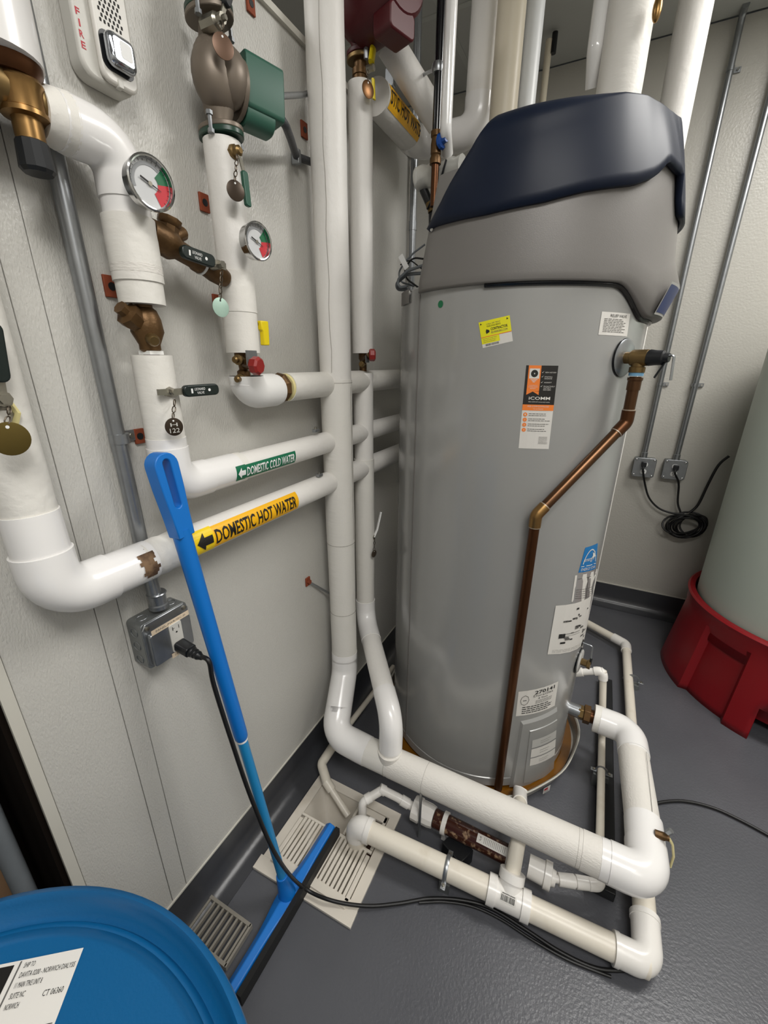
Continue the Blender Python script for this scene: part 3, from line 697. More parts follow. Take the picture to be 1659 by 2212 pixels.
q = M(); q.ext(rrect(.043, .041, .010, 4, fy1-.033, 1.883), AX[1:]+AX[:1], (0, 0, 0), WX+.040, WX+.058, LENSM); q.build('strobe_lens', fa, bevel=.007)
q = M(); q.ext(rrect(.018, .021, .004, 3, fy1-.029, 1.885), AX[1:]+AX[:1], (0, 0, 0), WX+.0575, WX+.0585, WHITEP); lab(q.build('lamp_window', fa), 'bright white lamp window')
q = M(); q.box((WX+.037, fy1-.034, 1.849), (.010, .008, .010), IVORY); q.build('latch', fa, bevel=.001)
g_ = M()
for r_ in range(9):
    for k in range(6):
        g_.box((WX+.0403, fy1-.050+k*.0060+(r_ % 2)*.003, 1.916+r_*.0062), (.0012, .0024, .0036), INKD)
g_ = g_.build('speaker_holes', fa); g_['kind'] = 'stuff'
for i, ch in enumerate('FIRE'):
    s = Sheet(planemap((WX+.0304, fy0+.0045, 1.9095-i*.0122), AX[1], AX[2], AX[0])); s.text(ch, 0 if ch != 'I' else .002, 0, .0080, FRED, 0, bold=True, width=.0062 if ch != 'I' else .0022); s.build('letter', fa)

# ================================================================== TALL PIPES NEAR THE CORNER
D = thing('insulated_main_pipe', 'thickest white jacketed pipe dropping from the ceiling and running above the floor around the heater', 'pipe', (-.695, 1.075, .22))
DXX, DYY = -.699, 1.072
FY, FZ = .903, .222
fx0, fx1 = -.628, .302
jacket([(DXX, DYY, 2.79), (DXX, DYY, 1.38)], .0455, D, JACKET, wob=.008)
jacket([(DXX, DYY, 1.40), (DXX, DYY, .88)], .0465, D, JACKETW, wob=.008)
jacket([(DXX, DYY, .90), (DXX, DYY, .42)], .0455, D, JACKETW, wob=.008)
jacket([(DXX, DYY, .44), (DXX+.006, DYY-.012, .36), (fx0-.012, FY, FZ+.01), (fx0+.12, FY, FZ)], .047, D, PVCJ, rad=.07, el_len=.03, elbow_r=.047)
jacket([(fx0+.08, FY, FZ), (-.4, FY, FZ)], .0455, D, JACKETW)
jacket([(-.42, FY, FZ), (.17, FY, FZ)], .0465, D, JACKET2)
ring((.175, FY, FZ), (1, 0, 0), .0478, JACKET2, .06, 'tape_band', D)
jacket([(.19, FY, FZ), (fx1, FY, FZ), (fx1-.002, FY+.16, FZ)], .0485, D, PVCJ, rad=.05, el_len=.04)
jacket([(fx1-.001, FY+.10, FZ), (.285, 1.33, FZ)], .0455, D, JACKET2)
s = Sheet(cylmap((fx1-.001, 0, FZ), (0, 1, 0), (.3, 0, 1), .0456, True)); s.rect(FY+.16, -.0006, 1.28, .0006, INK, .0008, 8, 1); s.build('seam', D)
jacket([(.288, 1.29, FZ), (.283, 1.395, FZ), (.165, 1.405, FZ)], .046, D, PVCJ, rad=.055, el_len=.05)
ring((.178, 1.405, FZ), (1, 0, 0), .0475, JACKETW, .028, 'tape_band', D)
def long_seam(parent, o, ax, ref, r, l0, l1, w_=.0008, n_=10):
    s = Sheet(cylmap(o, ax, ref, r, True))
    for k in range(n_):
        a_, b_ = l0+(l1-l0)*k/n_, l0+(l1-l0)*(k+1)/n_; j0, j1 = .002*math.sin(k*1.9), .002*math.sin((k+1)*1.9)
        s.m.add([s.f(a_, j0-w_, .0006), s.f(b_, j1-w_, .0006), s.f(b_, j1+w_, .0006), s.f(a_, j0+w_, .0006)], [[0, 1, 2, 3]], SEAM)
    return s.build('jacket_seam', parent)
long_seam(D, (DXX, DYY, 0), (0, 0, 1), (.35, -1, 0), .0458, 1.42, 2.79, n_=24)
long_seam(D, (DXX, DYY, 0), (0, 0, 1), (1, .1, 0), .0470, .90, 1.38)
long_seam(D, (0, FY, FZ), (1, 0, 0), (0, -1, -.35), .0468, -.55, .17, n_=16)
for zz, rr_ in ((1.392, .0476), (.885, .0474), (.62, .0462)): ring((DXX, DYY, zz), (0, 0, 1), rr_, SEAM, .0016, 'jacket_joint', D)
for xx_ in (-.43, -.30, .135): ring((xx_, FY, FZ), (1, 0, 0), .0469, SEAM, .0010, 'jacket_joint', D)
# fitting to the heater
hf = thing('pipe_union', 'galvanised nipple and brown hex union joining the white pipe to the heater', 'fitting', (.13, 1.41, FZ))
q = M(); q.tube([(.055, 1.415, FZ), (.118, 1.41, FZ)], .0245, GALV, 24); q.build('nipple', hf)
q = M(); q.lathe((.112, 1.41, FZ), (1, 0, 0), [(0, .0265), (.018, .0265)], BRASS, 6); q.build('bushing', hf, bevel=.001)
q = M(); q.lathe((.130, 1.409, FZ), (1, 0, 0), [(0, .034), (.022, .034)], BRONZE, 6); q.build('hex_nut', hf, bevel=.0015)
q = M(); q.tube([(.15, 1.407, FZ), (.175, 1.406, FZ)], .024, COPPERD, 20); q.build('tail', hf)
# E : thinner pipe
E = thing('insulated_drop_pipe', 'thinner white jacketed pipe right of the thick one, kinking down into the floor run', 'pipe', (-.705, 1.25, .5))
EX, EYY = -.708, 1.25
jacket([(EX, EYY, 2.147), (EX, EYY, 1.475)], .0335, E, JACKET)
jacket([(EX, EYY, 1.415), (EX, EYY, 1.125)], .033, E, JACKET)
jacket([(EX, EYY, 1.13), (EX, EYY, .52)], .0355, E, JACKETW, wob=.01)
jacket([(EX, EYY, .56), (EX+.004, EYY-.006, .475), (-.433, .925, .375), (-.425, FY, .235)], .036, E, JACKET, rad=.08, el_len=.05, elbow_r=.038)
q = M(); q.lathe((-.426, FY, .27), (0, 0, -1), [(0, .039), (.03, .0395)], JACKET2, 28); q.build('tee_collar', E)
q = M(); hc = V((-.56, 1.08, .425)); dr = (V((-.433, .925, .375))-V((EX, EYY, .475))).normalized()
up3 = (AX[2]-dr*AX[2].dot(dr)).normalized(); up3 = (up3+V((.45, -.35, 0))).normalized()
q.lathe(P(822, 1460, Y=1.06)-V((0, 0, .0)), (V((0, 0, H))-P(822, 1460, Y=1.06)) , [(-.004, .0125), (.0035, .0125)], STAIN, 16)
# balancing valve on E
dv = thing('balancing_valve', 'small brass balancing valve with red knob between sections of the thinner pipe', 'valve', (EX, EYY, 1.44))
q = M(); q.lathe((EX, EYY, 1.478), (0, 0, -1), [(0, .014), (.02, .014), (.026, .010), (.04, .012), (.062, .012)], BRONZE, 16); q.lathe((EX, EYY, 1.44), (.3, -1, .1), [(0, .010), (.02, .010), (.022, .006), (.03, .007)], BRASS, 8); q.build('body', dv)
kc = P(800, 767, X=-.655); q = M(); q.cyl((EX, EYY, 1.452), kc, .010, BRONZE, 12); q.lathe(kc, (1, .6, 0), [(-.004, .015), (0, .018), (.012, .018), (.016, .013)], RED, 8); q.build('red_knob', dv, ang=20)
q = M(); q.box(kc+V((-.012, .002, -.012)), (.003, .02, .02), GALV); q.build('plate', dv)
# lever + tag low on E
bv = thing('ball_valve', 'white metal lever valve low on the thinner pipe', 'valve', P(808, 1155, X=-.675))
o = P(808, 1160, X=-.672); p1 = P(815, 1143, X=-.665); p2 = P(823, 1106, X=-.66)
q = M(); q.tube(fillet([o, p1+V((0, 0, 0)), p2], .006, 3), .004, WHITEP, 8, sx=1.4, sy=.7); q.lathe(o-V((.02, 0, 0)), (1, 0, 0), [(0, .009), (.022, .009)], STEEL, 8); q.build('handle', bv)
valve_tag('small brown tag hanging on the thinner tall pipe', o+V((.003, 0, -.004)), P(808, 1196, X=-.66), .014, (1, -.2, 0), mat('tag_dull', '#54493d', rough=.45, metal=.4))
# union above E and red pump
bu = thing('pipe_union', 'brass flange and union under the red pump', 'fitting', (EX, EYY, 2.18))
q = M(); q.lathe((EX, EYY, 2.145), (0, 0, 1), [(0, .018), (.018, .018), (.019, .021), (.032, .021), (.033, .016), (.055, .016)], BRONZE, 12); q.build('union', bu)
flange(bu, (EX, EYY, 2.199), (0, 0, 1), .028, .010, BRASS, 'flange', 1.3)
flange(bu, (EX, EYY, 2.210), (0, 0, 1), .028, .010, REDP, 'pump_flange', 1.3)
q = M(); bolt(q, (EX+.03, EYY-.02, 2.183), (0, 0, 1), .006, .022, GALV); q.build('bolt', bu)
rp = thing('red_pump', 'dark red circulator pump at the top beside the tall pipe', 'pump', (EX, EYY, 2.215))
q = M(); q.lathe((EX, EYY, 2.212), (0, 0, 1), [(0, .02), (.02, .024), (.035, .04), (.06, .06), (.14, .06)], REDP, 24); q.ball((EX+.03, EYY-.02, 2.285), .075, REDP, 24, sc=(1, 1, .95)); q.build('volute', rp)
q = M(); d = V((1, -.35, 0)).normalized(); sd = d.cross(AX[2]).normalized(); mo = V((EX+.02, EYY-.015, 2.290))
q.lathe(mo, d, [(0, .085), (.06, .085), (.08, .078), (.135, .076), (.143, .068)], REDP, 32); q.build('motor', rp)
s = Sheet(planemap(mo+d*.143, -sd, AX[2], d)); s.disc(0, 0, .046, DGRY, .001, 28); s.disc(0, 0, .038, DIAL, .0015, 28); s.text('0', -.006, -.012, .024, INKD, .002); s.build('nameplate', rp)
q = M(); q.ext(rrect(.085, .05, .012, 4), (sd, AX[2], d), mo+V((0, 0, -.085))+d*.08, .0, .06, REDP); q.build('terminal_box', rp, bevel=.004)
bv = thing('ball_valve', 'yellow lever valve hanging under the red pump', 'valve', (EX+.04, EYY, 2.16))
p1 = P(806, 105, X=-.66); p2 = P(802, 135, X=-.66); p3 = P(806, 170, X=-.66); p4 = P(808, 215, X=-.66)
q = M(); q.tube([p1, p2], .007, YELB, 10, sx=1.5); q.build('handle', bv)
q = M(); q.tube([p3, p4], .003, YELB, 8, sx=2.5); q.build('handle', bv)
q = M(); q.lathe(P(793, 150, X=-.675), (1, 0, 0), [(0, .008), (.02, .008)], STEEL, 8); q.build('stem', bv)
valve_tag('amber brown tag at the top of the thinner tall pipe', P(794, 150, X=-.66), P(795, 193, X=-.658), .0185, (.9, -.4, 0), mat('tag_amber', '#5f3f1e', rough=.3, metal=.7))

# upper runs behind
ur = thing('insulated_hot_run', 'high white jacketed pipe with cut-off yellow hot water label, elbowing up at right', 'pipe', (-.6, 1.3, 2.05))
e0 = P(800, 195, X=-.6); UX = -.69; UZ = 2.142
UY = 1.61
jacket([(UX, 1.305, UZ), (UX, UY, UZ), (-.485, UY, UZ), (-.480, UY, 2.79)], .0435, ur, JACKET, rad=.055, el_len=.03, elbow=PVCJ)
f0 = cylmap((UX, 0, UZ), (0, 1, 0), (.8, 0, -.02), .0435, True)
s = Sheet(lambda u, v, h: f0(u, -v, h))
s.rect(1.312, -.030, 1.555, .026, YEL, .0008, 4, 8); ob = s.build('pipe_label', ur); lab(ob, 'yellow label ending HOT WATER')
s = Sheet(lambda u, v, h: f0(u, -v, h)); s.text('STIC HOT WATER', 1.315, -.016, .030, BLACKPR, .0014, .232, bold=True, cuts=6); s.build('lettering', ob)
uf = thing('insulated_pipe', 'fat white jacketed pipe slanting down from the red pump behind the black pipe', 'pipe', (-.66, 1.3, 2.25))
jacket([P(838, 90, X=-.66), P(948, 265, Y=1.45)], .036, uf, JACKET)
q = M(); q.box(P(843, 170, X=WX+.02), (.03, .02, .05), GALV); q.build('strut_clip', uf, bevel=.003)
# black gas pipe with valve
GY = 1.30
gp = thing('gas_pipe', 'black iron gas pipe dropping behind the heater with a brass valve', 'pipe', (-.52, GY, 2.0))
ga = P(951, 0, Y=GY); gb = P(943, 288, Y=GY)
q = M(); q.tube([(gb.x, GY, 2.79), (gb.x, GY, gb.z)], .0118, BLACKG, 18); q.build('tube', gp)
q = M(); q.lathe((gb.x, GY, gb.z+.004), (0, 0, -1), [(0, .015), (.012, .015), (.014, .012), (.028, .014), (.05, .014), (.052, .012), (.06, .0155), (.072, .0155)], BRONZE, 12); q.build('valve_body', gp)
q = M(); q.lathe(V((gb.x, GY, P(950, 310, Y=GY).z)), (1, -.5, 0), [(0, .006), (.014, .007), (.016, .016), (.02, .019), (.026, .016), (.028, .009), (.04, .007)], BLUEK, 10); lab(q.build('knob', gp, ang=20), 'blue knob')
q = M(); q.tube([(gb.x, GY, gb.z-.06), (gb.x, GY, 1.86)], .0105, COPPERD, 14); q.build('lower_tube', gp)
pc = P(946, 148, Y=GY); q = M(); q.lathe(pc-V((0, 0, .01)), (0, 0, 1), [(0, .0145), (.006, .016), (.014, .016), (.02, .0145)], GALV, 16); q.tube([pc+V((-.01, .0, 0)), P(862, 185, X=-.76)], .0042, GALV, 8); q.build('hanger', gp)
# gloss white pvc with 45 end
gw = P(967, 255, Y=GY-.01)
q = M(); q.tube(fillet([(gw.x, GY-.02, 2.79), (gw.x, GY-.02, P(967, 282, Y=GY-.02).z), (gw.x-.01, GY+.03, P(967, 300, Y=GY).z-.02)], .02, 4), .0150, GLOSS, 22)
tag(q.build('vent_pipe'), 'slim glossy white pipe right beside the black gas pipe, ending above the blue knob', 'pipe')
# vents above the heater
VY = 1.55
def vert(px0, px1, py, Y, z0, z1, mt, label, name='vent_pipe', tilt=None, r=None):
    m0 = P((px0+px1)/2, py, Y=Y); w_ = r or abs((P(px1, py, Y=Y)-P(px0, py, Y=Y)).length)/2*.93
    q = M(); q.tube([(m0.x, Y, z0), (m0.x, Y, z1)], w_, mt, 28); return tag(q.build(name), label, 'pipe'), m0, w_
vert(1067, 1126, 125, VY, 1.95, 2.795, CPVC, 'cream plastic vent pipe rising from behind the blue hood', r=.0395)
vert(1127, 1168, 118, 1.70, 1.9, 2.795, mat('grey_white_jacket', '#cfd1d1', rough=.4), 'greyish white pipe right of the cream vent pipe', r=.0265)
tb, m0, _ = vert(1170, 1188, 157, 2.46, 0.0, 2.77, CPVC, 'thin cream pipe far behind ending in a dark cap at the ceiling', r=.0145)
q = M(); q.cyl((m0.x+.022, 2.46, 2.72), (m0.x+.022, 2.46, 2.79), .012, BLACKP, 10); tag(q.build('ceiling_clip'), 'small dark clip at the ceiling beside the thin cream pipe', 'clip')
a = P(1293, 60, Y=1.5); b = P(1289, 128, Y=1.5)
q = M(); q.tube(fillet([(a.x, 1.5, 2.79), (a.x, 1.5, b.z+.02), (b.x-.004, 1.53, b.z-.045)], .03, 4), [.0205]*6+[.018], GLOSS, 22); tag(q.build('vent_pipe'), 'glossy white pipe with rounded tip left of the fat canvas jacketed pipe', 'pipe')
bw = thing('insulated_outlet_pipe', 'fat white canvas jacketed pipe rising from the top right of the blue hood', 'pipe', (-.09, 1.5, 2.0))
mB = P(1352, 95, Y=1.5); jacket([(mB.x, 1.5, 2.79), (mB.x, 1.5, 1.9)], .0535, bw, JACKETW, wob=.01)
o = P(1420, 18, Y=1.45); q = M(); q.ball(o, .02, BRASSB, 20, sc=(.5, .5, 1.3)); tag(q.build('brass_cap'), 'polished brass oval cap beside the fat canvas jacketed pipe at the top', 'cap')
gg = thing('insulated_stack', 'tall fat white pipe standing behind the right side of the heater', 'pipe', (.065, 1.9, 0))
jacket([(.066, 1.9, 2.79), (.066, 1.9, .02)], .047, gg, JACKET)
# conduit behind at the corner of the partition
cc = P(896, 500, X=-.74); q = M(); q.tube([(-.755, 1.735, .9), (-.755, 1.735, 2.79)], .0135, GALV, 14); q.lathe((-.755, 1.735, 1.93), (0, 0, 1), [(0, .0155), (.03, .0155)], GALV, 14)
tag(q.build('conduit'), 'galvanised conduit at the far end of the left wall behind the heater', 'conduit')

# ================================================================== WATER HEATER
HC = V((-.272, 1.443, 0)); HR = .355
def hdir(t): return V((math.cos(t), math.sin(t), 0))
wh = thing('water_heater', 'tall grey commercial water heater with dark blue domed cover', 'water heater', (HC.x, HC.y, .02))
q = M(); q.lathe(HC+V((0, 0, .03)), (0, 0, 1), [(0, HR-.012), (.006, HR), (.04, HR), (.043, HR-.004), (.046, HR), (1.605, HR), (1.61, HR-.006)], HEAT, 128); q.build('jacket', wh)
# vertical seam strip left
th = math.atan2(P(893, 1100, Y=1.17).y-HC.y, P(893, 1100, Y=1.17).x-HC.x)
def oncyl(px, py, r=HR):
    d = P(px, py, Y=1.0)-EYE; a = d.x*d.x+d.y*d.y; b = -2*(d.x*HC.x+d.y*HC.y); c = HC.x**2+HC.y**2-r*r
    D_ = b*b-4*a*c
    if D_ < 0: D_ = 0
    return EYE+d*((-b-math.sqrt(D_))/2/a)
def ang(p): return math.atan2(p.y-HC.y, p.x-HC.x)
ts = ang(oncyl(893, 1100))
q = M(); q.box(HC+hdir(ts)*(HR+.0006)+V((0, 0, .84)), (.0022, .004, 1.56), SHR, (hdir(ts), hdir(ts+PI/2), AX[2])); q.build('seam', wh)
# green dot
def hs(px, py, r=HR): p = oncyl(px, py, r); return cylmap((HC.x, HC.y, p.z), (0, 0, 1), hdir(ang(p)), HR+.0004)
s = Sheet(hs(952, 657)); s.disc(0, 0, .0085, mat('dot_green', '#0d6b43', rough=.5), .0006, 18); lab(s.build('sticker', wh), 'round green dot sticker')
# shroud: revolve with angular bottom and top edges
def zbot(t):    # t degrees, 0 = +X front
    a = abs((t+180) % 360-180)
    if a > 44: return 1.622
    if a < 22: return 1.555
    k = (a-22)/22; k = k*k*(3-2*k); return 1.555+k*.067
def sshroud():
    q = M(); n = 144; cols = []
    for i in range(n):
        t = i*360/n; c = hdir(math.radians(t)); a = abs((t+180) % 360-180); fl = max(0, 1-a/50); fl = fl*fl*(3-2*fl)
        zb = zbot(t); ztop = 1.86
        prof = [(HR+.004, zb-.0), (HR+.012+fl*.012, zb+.002), (HR+.014+fl*.016, zb+.006), (HR+.015+.040*fl, zb+.02+.065*fl), (HR+.015+.018*fl, zb+.05+.09*fl), (HR+.013+.008*fl, 1.76+.02*fl), (HR+.008, ztop)]
        col = []
        for r, z in prof:
            p = HC+c*r+V((0, 0, z)); p.x = max(p.x, -.478+(z-1.618)*.235); col.append(p)
        cols.append(col)
    k = len(cols[0]); vs = [v for c in cols for v in c]; fs = []
    for i in range(n):
        j = (i+1) % n
        for l in range(k-1): fs.append([i*k+l, j*k+l, j*k+l+1, i*k+l+1])
    q.add(vs, fs, SHR); return q.build('shroud', wh, ang=50)
sshroud()
# black gasket under shroud edge
pts = [HC+hdir(math.radians(t))*(HR+.004+.0*t)+V((0, 0, zbot(t)-.002)) for t in range(-92, 93, 3)]
q = M(); q.tube(pts, .0055, BLKT, 8); q.build('edge_gasket', wh)
# flap and left bracket
tl = ang(oncyl(893, 640))
q = M()
for k in range(8):
    t0 = tl-.14+.24*k/8-.15; t1 = t0+.03
    c0_, c1_ = hdir(t0)*(HR+.004), hdir(t1)*(HR+.004); q.add([HC+c0_+V((0, 0, 1.605)), HC+c1_+V((0, 0, 1.605)), HC+c1_+V((0, 0, 1.64)), HC+c0_+V((0, 0, 1.64))], [[0, 1, 2, 3]], SHR)
q.build('side_lip', wh)
for px, py in ((888, 632), (935, 496)):
    p = oncyl(px, py, HR+.012); q = M(); n_ = hdir(ang(p)); q.lathe(p+n_*.002, n_, [(0, .0055), (.003, .005), (.005, .002)], CHROME, 12); q.build('screw', wh)
for px, py in ((1200, 535), (1298, 500), (1297, 534)):
    pass
# blue cover
def lut(tab, x):
    for (x0, y0), (x1, y1) in zip(tab[:-1], tab[1:]):
        if x <= x1:
            k = (x-x0)/(x1-x0); return y0+(y1-y0)*k
    return tab[-1][1]
def cover():
    q = M(); n = 180; m_ = 20; vs = []; fs = []
    ZL = [(0, 1.775), (15, 1.775), (17, 1.785), (20, 1.850), (31, 1.860), (37, 1.824), (45, 1.804), (62, 1.786), (75, 1.768), (93, 1.757), (180, 1.755)]
    RR = [(0, .036), (14, .036), (17, .030), (24, .024), (31, .024), (60, .024), (93, .022), (180, .020)]
    ZE = [(0, 1.972), (40, 1.970), (50, 1.960), (62, 1.934), (77, 1.911), (93, 1.895), (110, 1.890), (180, 1.88)]
    TP = [(0, .30), (35, .28), (62, .12), (80, .05), (180, .03)]
    for i in range(n):
        t = i*360/n; c = hdir(math.radians(t)); a = abs((t+180) % 360-180)
        zl, rim, ze, tp_ = lut(ZL, a), HR+lut(RR, a), lut(ZE, a), lut(TP, a)
        zt = 1.968+.014*c.x
        for j in range(m_+1):
            u = j/m_
            if u < .35:
                v = u/.35; r = rim*(1-.03*v*v-tp_*.30*v); z = zl+(ze-zl)*v
            else:
                v = (u-.35)/.65; r0 = rim*(1-.03-tp_*.30); ph = v*PI/2
                r = r0*math.cos(ph)**.24; z = ze+(zt-ze)*math.sin(ph)**.9
            p = HC+c*max(r, .0005)+V((0, 0, z)); p.x = max(p.x, -.446+(z-1.757)*.79); vs.append(p)
    k = m_+1
    for i in range(n):
        j = (i+1) % n
        for l in range(k-1): fs.append([i*k+l, j*k+l, j*k+l+1, i*k+l+1])
    q.add(vs, fs, NAVY); o = q.build('cover', wh, ang=50)
    sd = o.modifiers.new('s', 'SOLIDIFY'); sd.thickness = .012; sd.offset = -1
    return o
cover()
# dark blue nameplate on the nose underside
f0p, f1p = P(1402, 672, Y=1.30), P(1449, 607, Y=1.23)
def nose(t, k): # k 0..1 along chamfer
    r0_, z0_, r1_, z1_ = HR+.027, 1.559, HR+.056, 1.640; return HC+hdir(math.radians(t))*(r0_+(r1_-r0_)*k+.002)+V((0, 0, z0_+(z1_-z0_)*k-.002))
q = M(); n_ = 14; vs = [nose(-22+44*i/n_, k) for i in range(n_+1) for k in (.14, .86)]; q.add(vs, [[2*i, 2*i+2, 2*i+3, 2*i+1] for i in range(n_)], NAVYL); q.build('nameplate', wh)
q = M(); vs = [nose(-22.6+45.2*i/n_, k)-hdir(math.radians(-22+44*i/n_))*.0006 for i in range(n_+1) for k in (.08, .92)]; q.add(vs, [[2*i, 2*i+2, 2*i+3, 2*i+1] for i in range(n_)], PAPERG); q.build('nameplate_rim', wh)

# --- stickers
R_ = random.Random(3)
def lines(s, u0, u1, v0, v1, n, mt, h, hh=.35, jag=.25):
    st = (v1-v0)/n
    for i in range(n):
        v = v1-st*(i+.5); e = u1-(u1-u0)*jag*R_.random(); u = u0
        while u < e:
            w_ = min(e-u, (u1-u0)*(.05+.12*R_.random())); s.rect(u, v-st*hh/2, u+w_*.82, v+st*hh/2, mt, h); u += w_
def quadmap(px, rr=HR):       # sticker laid on the jacket from its four measured corners (tl,tr,br,bl); u,v in 0..1
    cs = []
    for p in px:
        w_ = oncyl(*p); cs.append((ang(w_), w_.z))
    (a0, z0), (a1, z1), (a2, z2), (a3, z3) = cs
    def f(u, v, h):
        at = a0+(a1-a0)*u; ab = a3+(a2-a3)*u; zt = z0+(z1-z0)*u; zb = z3+(z2-z3)*u
        a = ab+(at-ab)*v; z = zb+(zt-zb)*v; return HC+hdir(a)*(rr+.0006+h)+V((0, 0, z))
    return f
# yellow contractor sticker
s = Sheet(quadmap([(1034, 697), (1101, 681), (1108, 737), (1043, 752)]))
s.rect(0, 0, 1, 1, PAPER, 0, 4, 2); s.rect(0, .40, 1, 1, YSTK, .0004, 4, 2); s.rect(0, .14, .60, .38, YSTK, .0004, 3, 1); s.rect(0, .385, 1, .41, ORANGE, .0006, 4, 1)
s.text('CONTRACTOR', .36, .60, .10, INKD, .0008, .54, bold=True); s.text('RE-MARKING.COM', .36, .48, .08, INK, .0008, .52); s.text('CALL OR TEXT', .24, .84, .05, INK, .0008, .45); s.text('YOUR LOCAL SERVICE', .24, .75, .06, INKD, .0008, .45)
for (u, v) in ((.07, .9), (.92, .9)): s.poly([(u-.03, v-.03), (u+.03, v), (u-.02, v+.05)], INKD, .0008)
s.poly([(.20, .5), (.31, .55), (.31, .62), (.22, .68), (.19, .6)], INKD, .0008)
lines(s, .06, .55, .17, .36, 3, INK, .0008, .2)
for k in range(22): s.rect(.12+k*.02, .04, .12+k*.02+.004+.008*R_.random(), .12, INK, .0008)
lab(s.build('sticker', wh), 'yellow and white contractor sticker')
# orange / black sticker
s = Sheet(quadmap([(1137, 789), (1206, 790), (1185, 970), (1120, 968)]))
s.rect(0, 0, 1, 1, PAPER, 0, 4, 6); s.rect(0, .545, 1, 1, BLACKPR, .0004, 4, 4); s.rect(0, .475, 1, .545, ORANGE, .0005, 4, 1)
s.rect(.08, .70, .47, 1, ORANGE, .0006, 2, 2); s.poly([(.08, .71), (.08, .66), (.275, .70), (.47, .66), (.47, .71)], ORANGE, .0006)
s.rect(.12, .85, .43, .965, PAPER, .0008); s.disc(.275, .908, .095, BLACKPR, .001, 20); 
s.m.v[-20:] = [tuple(s.f(.275+.11*math.cos(2*PI*k/20), .908+.042*math.sin(2*PI*k/20), .001)) for k in range(20)]
s.rect(.26, .90, .29, .915, PAPER, .0012)
for k, w_ in enumerate((.11, .07, .035)): s.rect(.275-w_, .835-k*.014, .275+w_, .842-k*.014, PAPER, .001)
s.text('CONTROLS', .14, .765, .010, PAPER, .001, .26); s.text('CONNECTIVITY', .12, .748, .010, PAPER, .001, .3); s.text('READY', .18, .731, .010, PAPER, .001, .18)
for k, (tx, vv_) in enumerate((('VIEW HISTORY', .915), ('MONITOR &', .865), ('DIAGNOSE', .845), ('ASSIST', .80), ('PROACTIVELY', .755), ('SATISFY', .735), ('END-USERS', .715))):
    s.text(tx, .60, vv_, .014, PAPER, .001, .36 if len(tx) > 9 else .24)
for vv_ in (.915, .865, .80, .755): s.poly([(.50, vv_+.008), (.52, vv_), (.57, vv_+.022), (.52, vv_+.008)], PAPER, .001)
s.text('iCOMM', .17, .605, .035, PAPER, .001, .68, bold=True); s.text('FREE iCOMM APP Commercially Available', .17, .572, .012, PAPER, .001, .68)
s.text('FREE iCOMM DOWNLOAD', .16, .515, .018, PAPER, .001, .68); s.text('TO ACTIVATE', .34, .487, .012, PAPER, .001, .32)
for k in range(4):
    v = .425-k*.063; n_ = 14; s.m.add([s.f(.11+.065*math.cos(2*PI*i/n_), v+.024*math.sin(2*PI*i/n_), .0008) for i in range(n_)], [list(range(n_))], ORANGE); s.text(str(k+1), .09, v-.01, .020, PAPER, .0012, .035)
    lines(s, .22, .95, v-.022, v+.022, 2, INK, .0008, .28)
lines(s, .62, .93, .06, .16, 6, INK, .0008, .25)
lab(s.build('sticker', wh), 'tall black, orange and white instruction sticker reading iCOMM')
# relief valve
s = Sheet(quadmap([(1300, 673), (1361, 678), (1354, 727), (1292, 723)]))
s.rect(0, 0, 1, 1, PAPER, 0, 4, 2); s.text('RELIEF VALVE', .28, .80, .12, INKD, .0006, .58); lines(s, .1, .92, .12, .74, 9, INK, .0006, .35)
lab(s.build('sticker', wh), 'white label reading RELIEF VALVE')
# energy star
s = Sheet(quadmap([(1264, 1183), (1291, 1173), (1286, 1228), (1249, 1237)]))
s.rect(0, 0, 1, 1, LBLUE, 0, 4, 2); s.rect(.05, .22, .95, .25, PAPER, .0006, 2, 1); s.text('ENERGY STAR', .08, .06, .11, PAPER, .0006, .84); s.text('energy', .15, .42, .16, PAPER, .0006, .5)
s.poly([(.70, .4), (.74, .52), (.90, .54), (.78, .62), (.84, .76), (.72, .66), (.6, .74), (.64, .6), (.56, .5), (.68, .52)], PAPER, .0006)
k = 14; s.m.add([s.f(.5+(.40 if q_ else .36)*math.cos(PI*i/k), .32+(.55 if q_ else .51)*math.sin(PI*i/k), .0006) for i in range(k+1) for q_ in (0, 1)], [[2*i, 2*i+1, 2*i+3, 2*i+2] for i in range(k)], PAPER)
lab(s.build('sticker', wh), 'blue efficiency label with white star')
s = Sheet(quadmap([(1242, 1243), (1290, 1228), (1280, 1288), (1234, 1300)]))
s.rect(0, 0, 1, 1, PAPER, .0, 3, 2); lines(s, .08, .9, .1, .5, 5, INK, .0006, .2); s.rect(.1, .85, .9, .87, INK, .0006, 2); s.rect(.45, .1, .47, .87, INK, .0006); lab(s.build('sticker', wh), 'white table label, upper')
s = Sheet(quadmap([(1200, 1308), (1277, 1285), (1262, 1385), (1182, 1413)]))
s.rect(0, 0, 1, 1, PAPER, .0008, 5, 4)
for k in range(26): u, v = R_.random()*.8+.06, R_.random()*.74+.14; w_ = .03+.09*R_.random(); s.rect(u, v, min(.96, u+w_), v+.02+.02*R_.random(), INK if k % 3 else INKD, .0014)
s.rect(.2, .40, .62, .41, INK, .0014, 3); s.rect(.2, .36, .62, .365, INK, .0014, 3); s.rect(.14, .33, .26, .42, INKD, .0014); lines(s, .06, .9, .03, .1, 3, INK, .0014, .15)
lab(s.build('sticker', wh), 'large white wiring diagram sheet')
s = Sheet(quadmap([(1120, 1494), (1206, 1471), (1198, 1524), (1114, 1547)]))
